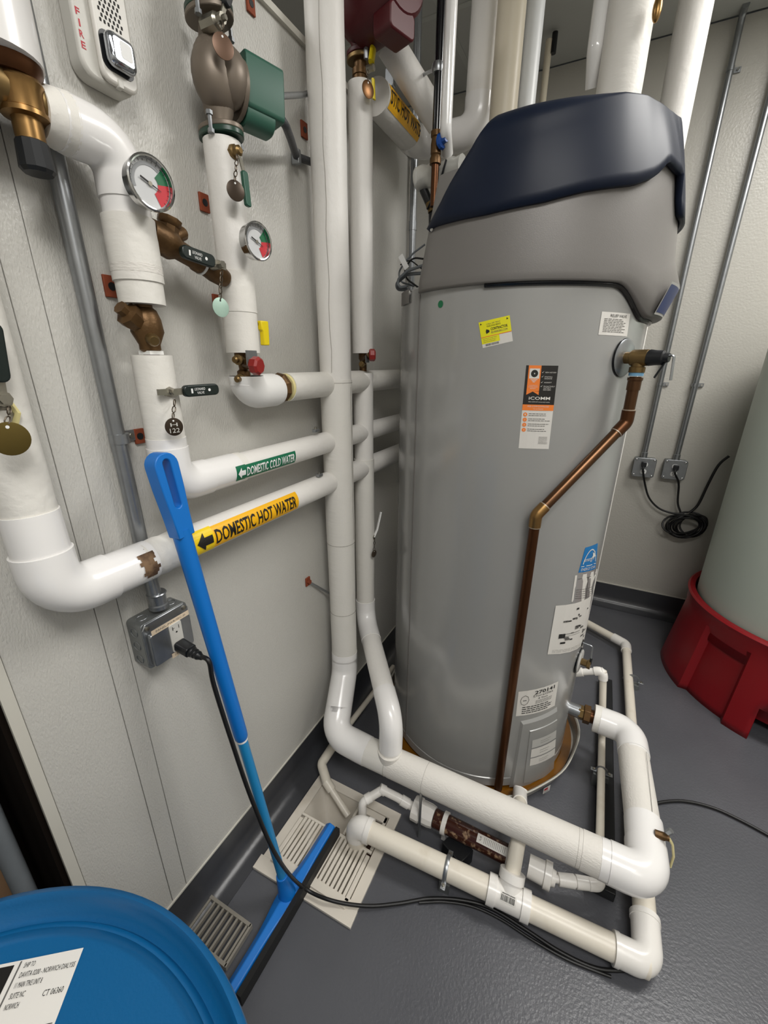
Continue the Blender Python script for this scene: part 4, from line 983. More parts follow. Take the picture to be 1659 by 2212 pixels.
s.rect(0, 0, 1, 1, PAPER, .0, 5, 2); s.text('270141', .38, .80, .13, INKD, .0008, .52, bold=True); s.text('DuraGlas', .36, .69, .09, INK, .0008, .50); s.text('Rheem', .56, .58, .07, INK, .0008, .16); s.disc(.5, .61, .02, INKD, .0008, 8)
lines(s, .42, .94, .40, .55, 3, INK, .0008, .3); lines(s, .12, .92, .06, .38, 4, INKD, .0008, .4)
k = 8; s.m.add([s.f(.16+(.10 if q_ else .09)*math.cos(PI*i/4), .62+(.20 if q_ else .18)*math.sin(PI*i/4), .0008) for i in range(k+1) for q_ in (0, 1)], [[2*i, 2*i+1, 2*i+3, 2*i+2] for i in range(k)], INK)
s.rect(.12, .60, .2, .63, INK, .0008)
lab(s.build('sticker', wh), 'white data plate reading 270141')
# embossed access panel
f = quadmap([(1128, 1562), (1200, 1534), (1190, 1668), (1106, 1696)])
def raised(u0, v0, u1, v1, h, mt, name, inset=.05, nu=6, nv=4):
    q = M(); n1, n2 = nu+1, nv+1; vs = [f(u0+(u1-u0)*i/nu, v0+(v1-v0)*j/nv, h) for i in range(n1) for j in range(n2)]
    fs = [[i*n2+j, (i+1)*n2+j, (i+1)*n2+j+1, i*n2+j+1] for i in range(nu) for j in range(nv)]
    per = [i*n2 for i in range(n1)]+[nu*n2+j for j in range(1, n2)]+[i*n2+nv for i in range(nu-1, -1, -1)]+[j for j in range(nv-1, 0, -1)]
    o_ = len(vs)
    cu, cv = (u0+u1)/2, (v0+v1)/2
    for p_ in per:
        i, j = divmod(p_, n2); u = u0+(u1-u0)*i/nu; v = v0+(v1-v0)*j/nv
        vs.append(f(u+(u-cu)*inset*2, v+(v-cv)*inset*1.4, -.0006))
    k = len(per)
    for a in range(k): fs.append([per[a], per[(a+1) % k], o_+(a+1) % k, o_+a])
    q.add(vs, fs, mt); return q.build(name, wh, ang=25)
raised(0, 0, 1, 1, .006, HEAT, 'access_panel', .05)
raised(.20, .06, 1.0, .88, .0085, HEAT, 'access_panel_face', .03)
for (v0, v1, mt_, t_) in ((.62, .74, PAPERG, 'pale grey strip label'), (.47, .60, PAPER, 'small white strip label'), (.34, .455, PAPER, 'lowest small white strip label')):
    s = Sheet(f); s.rect(.28, v0, .98, v1, mt_, .0094, 5, 1); lines(s, .5, .8, v0+.03, v1-.03, 2, INK, .0098, .15); lab(s.build('sticker', wh), t_)
# side door edge with inspection plate / drain port on the right
for (px, py, rr, mt_, nm) in ((1253, 1432, .042, PAPERG, 'port_cover'),):
    p = oncyl(1246, 1432); a = ang(p)+.05; n_ = hdir(a); c = HC+n_*HR+V((0, 0, p.z))
    q = M(); q.lathe(c, n_, [(0, .046), (.003, .046)], BLKT, 32); q.build('port_gasket', wh)
    q = M(); q.lathe(c+n_*.003, n_, [(0, .040), (.003, .042), (.006, .038)], mt_, 32); q.build('port_cover', wh)
    q = M(); q.lathe(c+n_*.008, n_, [(0, .012), (.02, .012), (.022, .016), (.032, .016)], BRASS, 6); lab(q.build('brass_drain_plug', wh), 'brass drain plug')
    c2 = c+V((0, .0, .075)); q = M(); q.lathe(c2, n_, [(0, .012), (.004, .012)], BLKT, 16); q.tube(fillet([c2+n_*.004, c2+n_*.035, c2+n_*.038+V((0, 0, -.05))], .008, 3), .0025, GALV, 8); q.tube([c2+n_*.038+V((0, 0, -.048)), c2+n_*.038+V((0, 0, -.072))], .004, BLACKP, 8); q.build('latch_hook', wh)

# T and P relief valve
tp = thing('relief_valve', 'brass relief valve with black cap and steel test lever on the heater side', 'valve', (.06, 1.25, 1.46))
pe = oncyl(1346, 773); a = ang(pe); n_ = hdir(a); c = HC+n_*HR+V((0, 0, pe.z))
q = M(); q.lathe(c, n_, [(0, .046), (.002, .046)], BLKT, 40); q.lathe(c+n_*.002, n_, [(0, .044), (.002, .045), (.005, .040)], GALV, 40); q.build('escutcheon', tp)
o = c+n_*.0
d_ = (P(1425, 770, Y=1.215)-c).normalized(); d_ = V((d_.x, d_.y, .02)).normalized(); d_ = (n_*.75+V((1, -.1, 0))*.25).normalized()
q = M(); q.lathe(c+n_*.002, d_, [(0, .014), (.016, .014), (.018, .018), (.022, .019), (.055, .019), (.057, .015)], BRASS, 20); tee = c+d_*.038
q.lathe(tee, (0, 0, -1), [(0, .015), (.02, .015), (.022, .018), (.034, .018)], BRASS, 20); q.build('body', tp)
q = M(); q.lathe(c+d_*.055, d_, [(0, .017), (.006, .019), (.02, .017), (.035, .0165), (.038, .012), (.048, .010)], BLACKP, 16); lab(q.build('cap', tp), 'black cap')
e = c+d_*.10; q = M(); q.tube(fillet([e+V((0, 0, .004)), e+d_*.012+V((0, 0, .006)), e+d_*.016+V((0, 0, -.05))], .005, 3), .0035, GALV, 8, sx=1.8, sy=.7); q.tube([e+V((0, 0, .0)), e-d_*.02+V((0, 0, -.045))], .0025, BLACKP, 6, sx=2); q.build('test_lever', tp)
# copper discharge pipe
cp = thing('copper_discharge_pipe', 'copper discharge pipe slanting across and down the front of the heater', 'pipe', (tee.x, tee.y, .06))
p0 = tee-V((0, 0, .034)); p1 = V((tee.x, tee.y, P(1350, 912, Y=tee.y).z))
k1 = oncyl(1158, 1113, HR+.032); k2 = V((k1.x, k1.y, .065))
q = M(); q.lathe(p0+V((0, 0, .004)), (0, 0, -1), [(0, .0165), (.012, .0165)], mat('thread_seal_blue', '#6f9fc0', rough=.5), 20); lab(q.build('sealant_ring', cp), 'pale blue sealant ring')
RC = .0135
q = M(); q.tube([p0-V((0, 0, .01)), p1+V((0, 0, .02))], RC, COPPER, 20); q.build('upper_tube', cp)
q = M(); q.lathe(p0-V((0, 0, .012)), (0, 0, -1), [(0, .0175), (.006, .0175), (.008, .0158), (.03, .0158)], COPPER, 20); q.build('adapter', cp)
dv_ = (k1-p1).normalized()
q = M(); q.tube(fillet([p1+V((0, 0, .03)), p1, p1+dv_*.035], .02, 5), .0158, COPPERD, 20); q.build('elbow', cp)
q = M(); q.tube([p1+dv_*.02, k1-dv_*.02], RC, COPPER, 20); q.build('slanted_tube', cp)
q = M(); q.tube(fillet([k1-dv_*.032, k1, k1-V((0, 0, .032))], .02, 5), .0158, BRASSB, 20); q.build('elbow', cp)
q = M(); q.tube([k1-V((0, 0, .02)), k2], RC, COPPERD, 20); q.build('lower_tube', cp)
for pt_, dd_ in ((p1+V((0, 0, .031)), V((0, 0, 1))), (p1+dv_*.036, dv_), (k1-dv_*.033, dv_), (k1-V((0, 0, .033)), V((0, 0, 1)))): ring(pt_, dd_, .0152, SOLDER, .003, 'solder_joint', cp, 20)

# drain pan
pn = thing('drain_pan', 'metal drain pan under the heater holding rusty brown water', 'drain pan', (HC.x, HC.y, 0))
q = M(); n = 96; prof = [(.385, .004), (.395, .03), (.402, .055), (.407, .058), (.404, .061), (.399, .058), (.390, .012), (.0, .008)]
vs = []
for i in range(n):
    a = 2*PI*i/n; wv = 1+.012*math.sin(5*a+.7)+.006*math.sin(11*a)
    for r, z in prof: vs.append(HC+hdir(a)*(r*wv)+V((0, 0, z)))
k = len(prof); fs = [[i*k+l, ((i+1) % n)*k+l, ((i+1) % n)*k+l+1, i*k+l+1] for i in range(n) for l in range(k-1)]
q.add(vs, fs, PAN); q.build('tray', pn, ang=40)
q = M(); q.lathe(HC+V((0, 0, .012)), (0, 0, 1), [(0, .38), (.012, .386)], PANW, 96); lab(q.build('water', pn), 'rusty brown water')
q = M(); q.tube([HC+hdir(2*PI*i/n)*(.405*(1+.012*math.sin(5*2*PI*i/n+.7)+.006*math.sin(11*2*PI*i/n)))+V((0, 0, .060)) for i in range(n)], .0022, TRIMW, 6, closed=True); q.build('rim', pn)
a = ang(P(1180, 1700, Z=.04)); s = Sheet(cylmap((HC.x, HC.y, .032), (0, 0, 1), hdir(a), .4045)); s.rect(-.016, -.014, .016, .014, PAPER, .001, 2); s.rect(-.013, .0, .004, .01, REDINK, .0016); lines(s, -.012, .012, -.012, -.002, 3, INK, .0016); lab(s.build('sticker', pn), 'small white and red warning sticker')

# clear wrap, hoses and wires behind the hood
cw = thing('plastic_wrapped_fitting', 'clear plastic wrapped fitting tied with a black zip tie left of the blue hood', 'fitting', P(945, 385, Y=1.38))
a0_, a1_ = P(903, 388, Y=1.36), P(1000, 362, Y=1.34)
q = M(); q.tube([a0_.lerp(a1_, k/8) for k in range(9)], lambda i, t: .030+.003*math.sin(i*2.4), CLEARP, 14); q.build('plastic_wrap', cw)
q = M(); q.tube(fillet([a0_+V((.01, 0, -.004)), a0_+V((.02, 0, -.03)), P(935, 455, Y=1.36), P(935, 500, Y=1.36)], .02, 4), .0125, BLACKP, 14); q.tube([a0_.lerp(a1_, .45), a1_], .014, BLACKP, 14); q.build('black_hose', cw)
q = M(); q.lathe(P(930, 438, Y=1.352), (.3, 0, -1), [(0, .015), (.012, .015), (.014, .012), (.024, .013)], BRASS, 12); q.build('brass_coupling', cw)
q = M(); q.tube([P(964, 345, Y=1.31), P(953, 385, Y=1.31), P(936, 425, Y=1.33), P(923, 452, Y=1.34)], .0025, BLACKP, 6, sx=1.5); q.build('zip_tie', cw)
wr = thing('wire_bundle', 'grey and black cables looping out behind the left of the heater hood', 'cable', P(870, 600, Y=1.42))
for k, (col_, r_, pl) in enumerate([(GREYPOST, .0045, [(918, 572), (880, 585), (858, 605), (862, 622), (880, 618)]), (GREYPOST, .005, [(918, 590), (880, 592), (856, 612), (858, 625), (884, 626)]), (CORD, .0028, [(920, 560), (890, 556), (872, 585), (880, 604), (905, 622)]),
        (GREYPOST, .003, [(918, 528), (895, 545), (875, 565), (860, 590), (866, 610), (895, 618)]), (CORD, .002, [(915, 584), (885, 560), (865, 572)])]):
    base = [P(x, y, Y=1.36+.015*k) for x, y in pl]; q = M(); q.tube(fillet(base, .03, 5), r_, col_, 8); q.build('cable', wr)
q = M(); q.box(P(872, 566, Y=1.37), (.016, .002, .045), WHITEP, (V((.8, 0, .5)).normalized(), AX[1], V((-.5, 0, .8)).normalized())); q.build('cable_tag', wr)

# ================================================================== FLOOR PLUMBING
# main PVC drain
pr = thing('pvc_drain_pipe', 'cream PVC drain pipe along the floor from the white sink around the front right corner', 'pipe', (-.45, .80, .03))
PZ = .047
c_ = P(1396, 2085, Z=PZ); pe0 = P(770, 1782, Z=.085)
pA = V((pe0.x, pe0.y, .085)); pB = V((c_.x+.004, c_.y+.004, PZ)); pB.y = pB.y
q = M(); q.tube([pA+V((.03, 0, 0)), pB], .0300, PVC, 24); q.build('long_tube', pr)
dd_ = (pB-pA).normalized()
q = M(); q.tube(fillet([pA+dd_*.042, pA, pA+V((0, 0, -.045))], .026, 6), .0330, PVCW, 24); q.build('elbow', pr)
ring(pA+dd_*.042, dd_, .0355, PVCW, .016, 'hub', pr)
q = M(); q.tube([pA+V((0, 0, -.03)), pA+V((0, 0, -.12))], .0295, PVC, 22); q.build('drop', pr)
pC = P(1352, 1392, Z=PZ)
pC = V((pC.x, pC.y, PZ)); dy = (pC-pB).normalized()
q = M(); q.tube(fillet([pB-dd_*.075, pB, pB+dy*.10], .035, 7), .0345, PVCW, 26); q.build('elbow', pr)
ring(pB-dd_*.072, dd_, .0365, PVCW, .012, 'hub', pr); ring(pB+dy*.10, dy, .0365, PVCW, .014, 'hub', pr)
q = M(); q.tube([pB+dy*.08, pB+dy*.55], .0285, PVC, 22); q.build('side_tube', pr)
q = M(); q.tube([pB+dy*.53, pC], .0200, PVC, 20); q.build('side_tube', pr)
pD = P(1272, 1348, Z=PZ); pD = V((pD.x, pD.y, PZ)); d3 = (pD-pC).normalized()
q = M(); q.tube(fillet([pC-dy*.06, pC, pC+d3*.07], .03, 5), .0245, PVCW, 20); q.build('elbow', pr)
q = M(); q.tube([pC+d3*.05, pC+d3*.4], .0200, PVC, 20); q.build('rear_tube', pr)
# tee
tC = P(1097, 1938, Z=PZ+.005); kk = (tC-pA).dot(dd_); tC = pA+dd_*kk
q = M(); q.tube([tC-dd_*.042, tC+dd_*.042], .0335, PVCW, 26); q.build('tee', pr)
for sg in (-1, 1): ring(tC+dd_*(sg*.045), dd_, .0375, PVCW, .022, 'hub', pr)
tu = P(1108, 1900, Z=.10); td = (P(1117, 1830, Z=.15)-tC).normalized()
q = M(); q.tube([tC, tC+td*.055], .031, PVCW, 22); q.tube([tC+td*.04, tC+td*.062], .0345, PVCW, 22); q.build('tee_branch', pr)
tE = P(1122, 1812, Y=.84)
pan_o = P(1123, 1712, Z=.05)
q = M(); q.tube(fillet([tC+td*.05, tC+td*.16, pan_o], .03, 5), .0205, PVC, 20); q.build('branch_tube', pr)
q = M(); q.tube(fillet([pan_o+V((0, .012, .006)), pan_o, pan_o.lerp(tC+td*.16, .3)], .015, 4), .0235, PVCW, 20); q.build('pan_elbow', pr)
s = Sheet(cylmap(tC, dd_, V((.0, -.55, .83)), .0335, True)); 
s.rect(-.020, -.010, .022, .012, PAPER, .0005, 3, 3)
u = -.018
while u < .018:
    w_ = .0008+.0016*R_.random(); s.rect(u, -.004, u+w_, .009, INKD, .001, 1, 2); u += w_+.0008+.001*R_.random()
s.rect(-.016, -.008, .018, -.006, INK, .001); lab(s.build('barcode_label', pr), 'white barcode label')
sp = pA+dd_*((P(968, 1868, Z=PZ)-pA).dot(dd_)); clampstrap(sp, .0305, dd_, 'galvanised strap over the cream drain pipe, left of the barcode tee')
# small PVC from heater to neutralizer
sv = thing('pvc_condensate_pipe', 'thin cream PVC pipe running from the heater forward past the right insulated elbow', 'pipe', (.22, 1.2, .05))
a = P(1250, 1452, Y=1.5); b = P(1303, 1449, Y=1.5); c2 = P(1300, 1600, Z=.075); d2 = P(1294, 1912, Z=.07); e2 = P(1232, 1905, Z=.075)
SR = .0125
q = M(); q.tube([a, b], SR, PVCW, 18); q.build('tube', sv); ring(a, b-a, .0165, PVCW, .03, 'socket', sv)
q = M(); q.tube(fillet([b-(b-a).normalized()*.03, b, b.lerp(c2, .12)], .014, 5), .0165, PVCW, 18); q.build('elbow', sv)
q = M(); q.tube(fillet([b, c2, d2], .03, 5), SR, PVC, 18); q.build('long_tube', sv)
q = M(); dl = (d2-c2).normalized(); q.tube(fillet([d2-dl*.03, d2, d2+(e2-d2).normalized()*.03], .018, 5), .0165, PVCW, 18); q.build('elbow', sv)
# neutralizer
nu = thing('condensate_neutralizer', 'clear brown tube condensate neutralizer with white caps lying on the floor', 'filter', P(1000, 1800, Z=.05))
n0 = P(893, 1750, Z=.078); n1 = P(1192, 1888, Z=.072); n1.y = (n0.y+n1.y)/2; n0.y = n1.y; nd = (n1-n0).normalized(); NL = (n1-n0).length
q = M(); q.tube([n0+nd*.07, n0+nd*(NL*.80)], .0275, NEUT, 26); lab(q.build('tube', nu), 'brown see-through tube with pale media')
q = M(); q.lathe(n0-nd*.002, nd, [(0, .036), (.024, .037), (.026, .034), (.055, .034), (.07, .031)], PVCW, 12); lab(q.build('end_cap', nu, ang=20), 'left white cap')
k = NL*.115+.03
for q_, nm in ((n0+nd*.105, 'clip_ring'), (n0+nd*(NL*.72), 'clip_ring')):
    q = M(); q.tube([q_-nd*.007, q_+nd*.007], .033, PVCW, 24); q.box(q_-V((0, 0, .045)), (.014, .016, .05), PVCW, (nd, AX[2].cross(nd), AX[2])); q.build('clip_ring', nu)
q = M(); q.lathe(n0+nd*(NL*.85), nd, [(0, .030), (.042, .031), (.044, .036), (.062, .036), (.064, .022), (.074, .020)], PVCW, 16); lab(q.build('end_cap', nu, ang=25), 'right white union cap')
u0_ = n0+nd*(NL*.85+.07)
q = M(); u1_ = e2; q.tube([u0_, d2.lerp(e2, .0)], .0105, PVCW, 14); q.build('nipple', nu)
ud = (d2-u0_).normalized(); L_ = (d2-u0_).length
q = M(); q.lathe(u0_+ud*.012, ud, [(0, .0165), (L_*.35, .0175), (L_*.36, .014), (L_*.38, .014), (L_*.39, .0175), (L_*.70, .0165)], PVCW, 18); q.build('coupling', nu)
s = Sheet(cylmap(n0+nd*(NL*.60), nd, V((0, -.35, .93)), .0276, True)); s.rect(-.045, -.012, .045, .012, PAPER, .0006, 4, 4); s.text('2', -.038, -.005, .010, INK, .0012); 
u = -.024
while u < .038: s.rect(u, -.008, u+.001, .008, INK, .0012, 1, 2); u += .005
lab(s.build('sticker', nu), 'white label with black marks')
# left outlet tubing into sink
t0_ = n0-nd*.0; p_ = [t0_, P(858, 1722, Z=.10), P(826, 1706, Z=.12), P(783, 1732, Z=.10), P(783, 1775, Z=.02)]
q = M(); q.tube(fillet(p_, .02, 5), .0135, PVCW, 18); lab(q.build('outlet_tube', nu), 'white elbow tubing into the sink')
ring(p_[1].lerp(p_[0], .45), p_[1]-p_[0], .0165, PVCW, .028, 'coupling', nu); ring(p_[2], p_[2]-p_[1], .0162, PVCW, .02, 'coupling', nu); ring(p_[3].lerp(p_[2], .3), p_[3]-p_[2], .0162, PVCW, .02, 'coupling', nu)
# hanger rod from front run
q = M(); a = P(910, 1705, Y=.862); q.tube([a, (a.x, a.y, .01)], .0045, GALV, 10); tag(q.build('threaded_rod'), 'thin threaded rod hanging below the front insulated run', 'rod')
q = M(); c4 = P(985, 1848, Z=.03); q.box((c4.x, c4.y+.012, .028), (.075, .06, .055), BLACKP, (V((.9, -.42, 0)).normalized(), V((.42, .9, 0)).normalized(), AX[2])); tag(q.build('rubber_block', bevel=.003), 'black rubber support block under the brown tube', 'block')
# small pvc at left entering the sink
sl = thing('pvc_outlet_pipe', 'thin cream PVC pipe elbowing from behind the thick pipe into the floor sink', 'pipe', P(700, 1660, Z=.05))
pl_ = [P(850, 1440, Z=.06), P(703, 1632, Z=.06), P(692, 1668, Z=.06), P(752, 1762, Z=-.02)]
q = M(); q.tube([pl_[0], pl_[1]], .0115, PVC, 16); q.build('tube', sl)
q = M(); q.tube(fillet([pl_[1].lerp(pl_[0], .12), V((P(694, 1650, Z=.06))), pl_[2]+(pl_[3]-pl_[2])*.25], .02, 5), .0165, PVC, 16); q.build('elbow', sl)
q = M(); q.tube([pl_[2]+(pl_[3]-pl_[2])*.2, pl_[3]], .0118, PVC, 16); q.build('spout', sl)
ring(pl_[2].lerp(pl_[3], .32), pl_[3]-pl_[2], .0165, PVC, .035, 'coupling', sl)
clampstrap(P(848, 1452, Z=.05)+V((.02, .03, 0)), .012, (pl_[0]-pl_[1]), 'small strap on the thin pipe behind the thick pipe')
clampstrap(P(1300, 1665, Z=.07), SR, (0, 1, 0), 'small strap on the thin condensate pipe')
clampstrap(P(1368, 1468, Z=PZ), .0202, dy, 'small strap on the rear right drain pipe')
# long dark bar under the condensate pipe
a = P(1275, 1850, Z=.0); q = M(); q.box((.235, 1.43, .018), (.055, .95, .036), mat('bar_dark', '#2b2c2e', rough=.4, metal=.5)); tag(q.build('floor_bar', bevel=.003), 'long dark rail on the floor under the thin condensate pipe', 'bar')
# valve behind the front elbow
bv = thing('ball_valve', 'small brass valve with yellowed handle behind the front right elbow', 'valve', P(1448, 1810, Z=.22))
o = P(1443, 1812, Y=1.0); q = M(); q.lathe(o-V((.03, 0, 0)), (1, 0, .1), [(0, .010), (.022, .010), (.025, .008), (.032, .008)], BRONZE, 10); q.lathe(o+V((-.005, 0, .02)), (.5, 0, 1), [(0, .007), (.014, .007)], GALV, 6); q.build('body', bv)
q = M(); q.tube(fillet([o+V((.004, 0, 0)), P(1453, 1825, Y=1.0), P(1455, 1850, Y=.99), P(1448, 1872, Y=.98)], .01, 3), .0045, mat('handle_cream', '#c9bf8f', rough=.5), 8, sx=1.3, sy=.7); q.build('handle', bv)

# floor sink
sk = thing('floor_sink', 'white enamel floor sink with slotted half grates beside the partition', 'floor sink', (-.544, .74, 0))
SX0, SX1, SY_0, SY_1 = -.708, -.379, .588, .900
rw = .030
q = M()
for c, sz in (((( SX0+SX1)/2, SY_0+rw/2, .004), (SX1-SX0, rw, .008)), (((SX0+SX1)/2, SY_1-rw/2, .004), (SX1-SX0, rw, .008)), ((SX0+rw/2, (SY_0+SY_1)/2, .004), (rw, SY_1-SY_0-2*rw, .008)), ((SX1-rw/2, (SY_0+SY_1)/2, .004), (rw, SY_1-SY_0-2*rw, .008))): q.box(c, sz, SINK)
q.build('rim', sk)
# bowl (stands proud inside a recess drawn as shallow basin above the slab)
ix0, ix1, iy0, iy1 = SX0+rw, SX1-rw, SY_0+rw, SY_1-rw

q = M(); nx, ny = 24, 20; vs = []
for i in range(nx+1):
    for j in range(ny+1):
        u, v = i/nx, j/ny; e = min(u, 1-u, v, 1-v)*2; d = .135*min(1, (e*1.9))**.6
        if u > .58 and v > .5: d = .15*min(1, e*6)
        vs.append((ix0+(ix1-ix0)*u, iy0+(iy1-iy0)*v, .002-d))
q.add(vs, [[i*(ny+1)+j, (i+1)*(ny+1)+j, (i+1)*(ny+1)+j+1, i*(ny+1)+j+1] for i in range(nx) for j in range(ny)], SINK); q.build('bowl', sk, ang=60)
q = M(); q.box((ix1-.058, iy1-.062, -.060), (.096, .112, .004), SINKD); lab(q.build('drain_stain', sk), 'rusty brown drain opening')
q = M(); bw_ = .008; bx0, bx1 = ix1-.115, ix1-.004; by0, by1 = iy0+.14, iy1-.002
for c, sz in ((((bx0+bx1)/2, by1-.01, .002), (bx1-bx0, .02, .010)), ((bx0+.004, (by0+by1)/2, .0), (bw_, by1-by0, .012)), ((bx1-.005, (by0+by1)/2, .002), (.010, by1-by0, .010))): q.box(c, sz, SINK)
q.build('drain_collar', sk, bevel=.001)
# half grate
gt = thing('sink_grate', 'white slotted half grate covering the near half of the floor sink', 'grate', (-.544, .67, .01))
gx0, gx1, gy0, gy1 = ix0+.002, ix1-.002, .590, .752
q = M(); q.box(((gx0+gx1)/2, gy0+.012, .011), (gx1-gx0, .024, .008), SINK); q.box(((gx0+gx1)/2, gy1-.004, .011), (gx1-gx0, .008, .008), SINK)
q.box((gx0+.006, (gy0+gy1)/2, .011), (.012, gy1-gy0-.032, .008), SINK); q.box((gx1-.006, (gy0+gy1)/2, .011), (.012, gy1-gy0-.032, .008), SINK); q.build('grate_frame', gt, bevel=.001)
nb = 17; bm_ = None
for k in range(nb):
    x = gx0+.012+(gx1-gx0-.024)*(k+.5)/nb
    q = M(); q.box((x, (gy0+.024+gy1-.008)/2, .010), (.0092, gy1-gy0-.030, .007), SINK); q.build('grate_bar', gt, bevel=.001)
q = M(); q.box(((SX0+SX1)/2-.003, .578, .0045), (SX1-SX0+.01, .040, .009), SINK, (V((1, .03, 0)).normalized(), V((-.03, 1, 0)).normalized(), AX[2])); tag(q.build('sink_lip', bevel=.001), 'white flat strip at the near edge of the floor sink', 'strip')
# dark grate at lower left
gd = thing('floor_grate', 'small grey slotted drain grate on the floor between drum and squeegee', 'grate', (-.68, .41, 0))
c = V((-.685, .395, .012)); qa, qb = V((.92, .0, 0)).normalized(), V((0, 1, 0))
ga_, gb_ = P(452, 1932, Z=.012), P(532, 1990, Z=.012); ud_ = (gb_-ga_).normalized(); vd_ = V((ud_.y, -ud_.x, 0)); Lg = (gb_-ga_).length+.03
gcol = mat('grate_grey', '#8b867c', rough=.5)
q = M()
q.box(ga_+ud_*(Lg/2-.01)+vd_*.004, (Lg, .008, .016), gcol, (ud_, vd_, AX[2])); q.box(ga_+ud_*(Lg/2-.01)+vd_*.092, (Lg, .008, .016), gcol, (ud_, vd_, AX[2]))
for e_ in (-.010, Lg-.010): q.box(ga_+ud_*e_+vd_*.048, (.006, .094, .016), gcol, (ud_, vd_, AX[2]))
q.build('grate_frame', gd)
for k in range(10):
    q = M(); q.box(ga_+ud_*(k*Lg/10-.003)+vd_*.048, (.0058, .084, .014), gcol, (ud_, vd_, AX[2])); q.build('grate_bar', gd, bevel=.0008)

# ================================================================== SQUEEGEE
sq = thing('floor_squeegee', 'bright blue floor squeegee leaning on the hot water pipe, head across the floor sink', 'squeegee', (-.57, .55, .02))
h0, h1 = P(716, 1782, Z=.035), P(497, 2142, Z=.035); hd = (h1-h0).normalized(); HL = (h1-h0).length; hn = V((-hd.y, hd.x, 0))
if hn.x < 0: hn = -hn                 # towards the blade side
# profile across the head (n, z)
sock = P(603, 1912, Z=.05); ks = (sock-h0).dot(hd)
q = M(); n = 24; vs = []; prof = lambda w_: [(-w_, .012), (-w_*.8, .030), (-w_*.2, .044), (w_*.5, .040), (w_*.8, .028), (w_*.8, .012)]
for i in range(n+1):
    t = i/n; b = math.exp(-((t*HL-ks)/.07)**2); w_ = .024+.016*b
    for a_, z in prof(w_): vs.append(h0+hd*(t*HL)+hn*a_+V((0, 0, z-.035)))
k = 6; fs = [[i*k+l, (i+1)*k+l, (i+1)*k+(l+1) % k, i*k+(l+1) % k] for i in range(n) for l in range(k)]+[list(range(k)), [n*k+l for l in range(k)][::-1]]
q.add(vs, fs, BLUEH); q.build('head', sq, bevel=.002)
q = M(); q.box(h0+hd*(HL/2)+hn*.026+V((0, 0, -.010)), (HL-.004, .014, .040), RUBBER, (hd, hn, AX[2])); q.build('rubber_blade', sq)
s0 = h0+hd*ks+hn*(-.006)+V((0, 0, .002)); topz = P(345, 990, X=-.655)
hdv = (topz-s0).normalized(); HLn = (topz-s0).length
q = M(); q.tube([s0-hdv*.01, s0+hdv*.03, s0+hdv*.085], [.026, .0205, .0155], BLUEH, 20); q.build('socket', sq, bevel=.001)
jn = P(521, 1590, Y=(s0+hdv*(HLn*.42)).y); kj = (jn-s0).dot(hdv)
q = M(); q.tube([s0+hdv*.07, s0+hdv*kj], .0115, BLUET, 20); q.build('lower_tube', sq)
q = M(); q.tube([s0+hdv*(kj-.004), s0+hdv*(kj+.02)], .0125, WHITEP, 18); lab(q.build('paper_band', sq), 'torn white band')
q = M(); L2 = HLn-kj; np_ = 16
sdv = V((0, 1, 0)).cross(hdv).normalized()
q.tube([s0+hdv*(kj+L2*t) for t in (0, .01, .03, .2, .6, .80)], [.012, .0145, .0152, .0152, .0158, .0165], BLUEH, 22)
q.build('upper_handle', sq)
# hanging grip with a slot
gU = hdv; gW = V((1, 0, 0)).cross(hdv).normalized(); gN = gU.cross(gW)
g0 = s0+hdv*(kj+L2*.78); GL = L2*.22+.01
outer = [(0, -.0165), (GL*.25, -.018), (GL*.6, -.0215)]+[(GL-.0225+.0225*math.cos(a), -.0225*math.cos(a-PI/2)*-1 if False else .0225*math.sin(a)) for a in [(-PI/2)+PI*k/10 for k in range(11)]]+[(GL*.6, .0215), (GL*.25, .018), (0, .0165)]
inner = [(GL*.36+.007-.007*math.cos(a), .007*math.sin(a)) for a in [-PI/2+PI*k/6 for k in range(7)]]
inner = [(GL*.36+.007*(1-math.sin(PI*k/6)), -.007*math.cos(PI*k/6)) for k in range(7)]+[(GL-.018+.007*math.sin(PI*k/6), .007*math.cos(PI*k/6)) for k in range(7)]
import bmesh
bm = bmesh.new()
ov = [bm.verts.new((a_, b_, 0)) for a_, b_ in outer]; iv = [bm.verts.new((a_, b_, 0)) for a_, b_ in inner]
ed = [bm.edges.new((ov[i], ov[(i+1) % len(ov)])) for i in range(len(ov))]+[bm.edges.new((iv[i], iv[(i+1) % len(iv)])) for i in range(len(iv))]
bmesh.ops.triangle_fill(bm, edges=ed, use_beauty=True, normal=(0, 0, 1))
r_ = bmesh.ops.extrude_face_region(bm, geom=bm.faces[:]); bmesh.ops.translate(bm, vec=(0, 0, .030), verts=[e for e in r_['geom'] if isinstance(e, bmesh.types.BMVert)])
bmesh.ops.recalc_face_normals(bm, faces=bm.faces[:]); bm.verts.index_update()
q = M(); q.add([g0+gU*v.co.x+gW*v.co.y+gN*(v.co.z-.015) for v in bm.verts], [[v.index for v in f.verts] for f in bm.faces], BLUEH); bm.free(); q.build('hanging_grip', sq, bevel=.007)

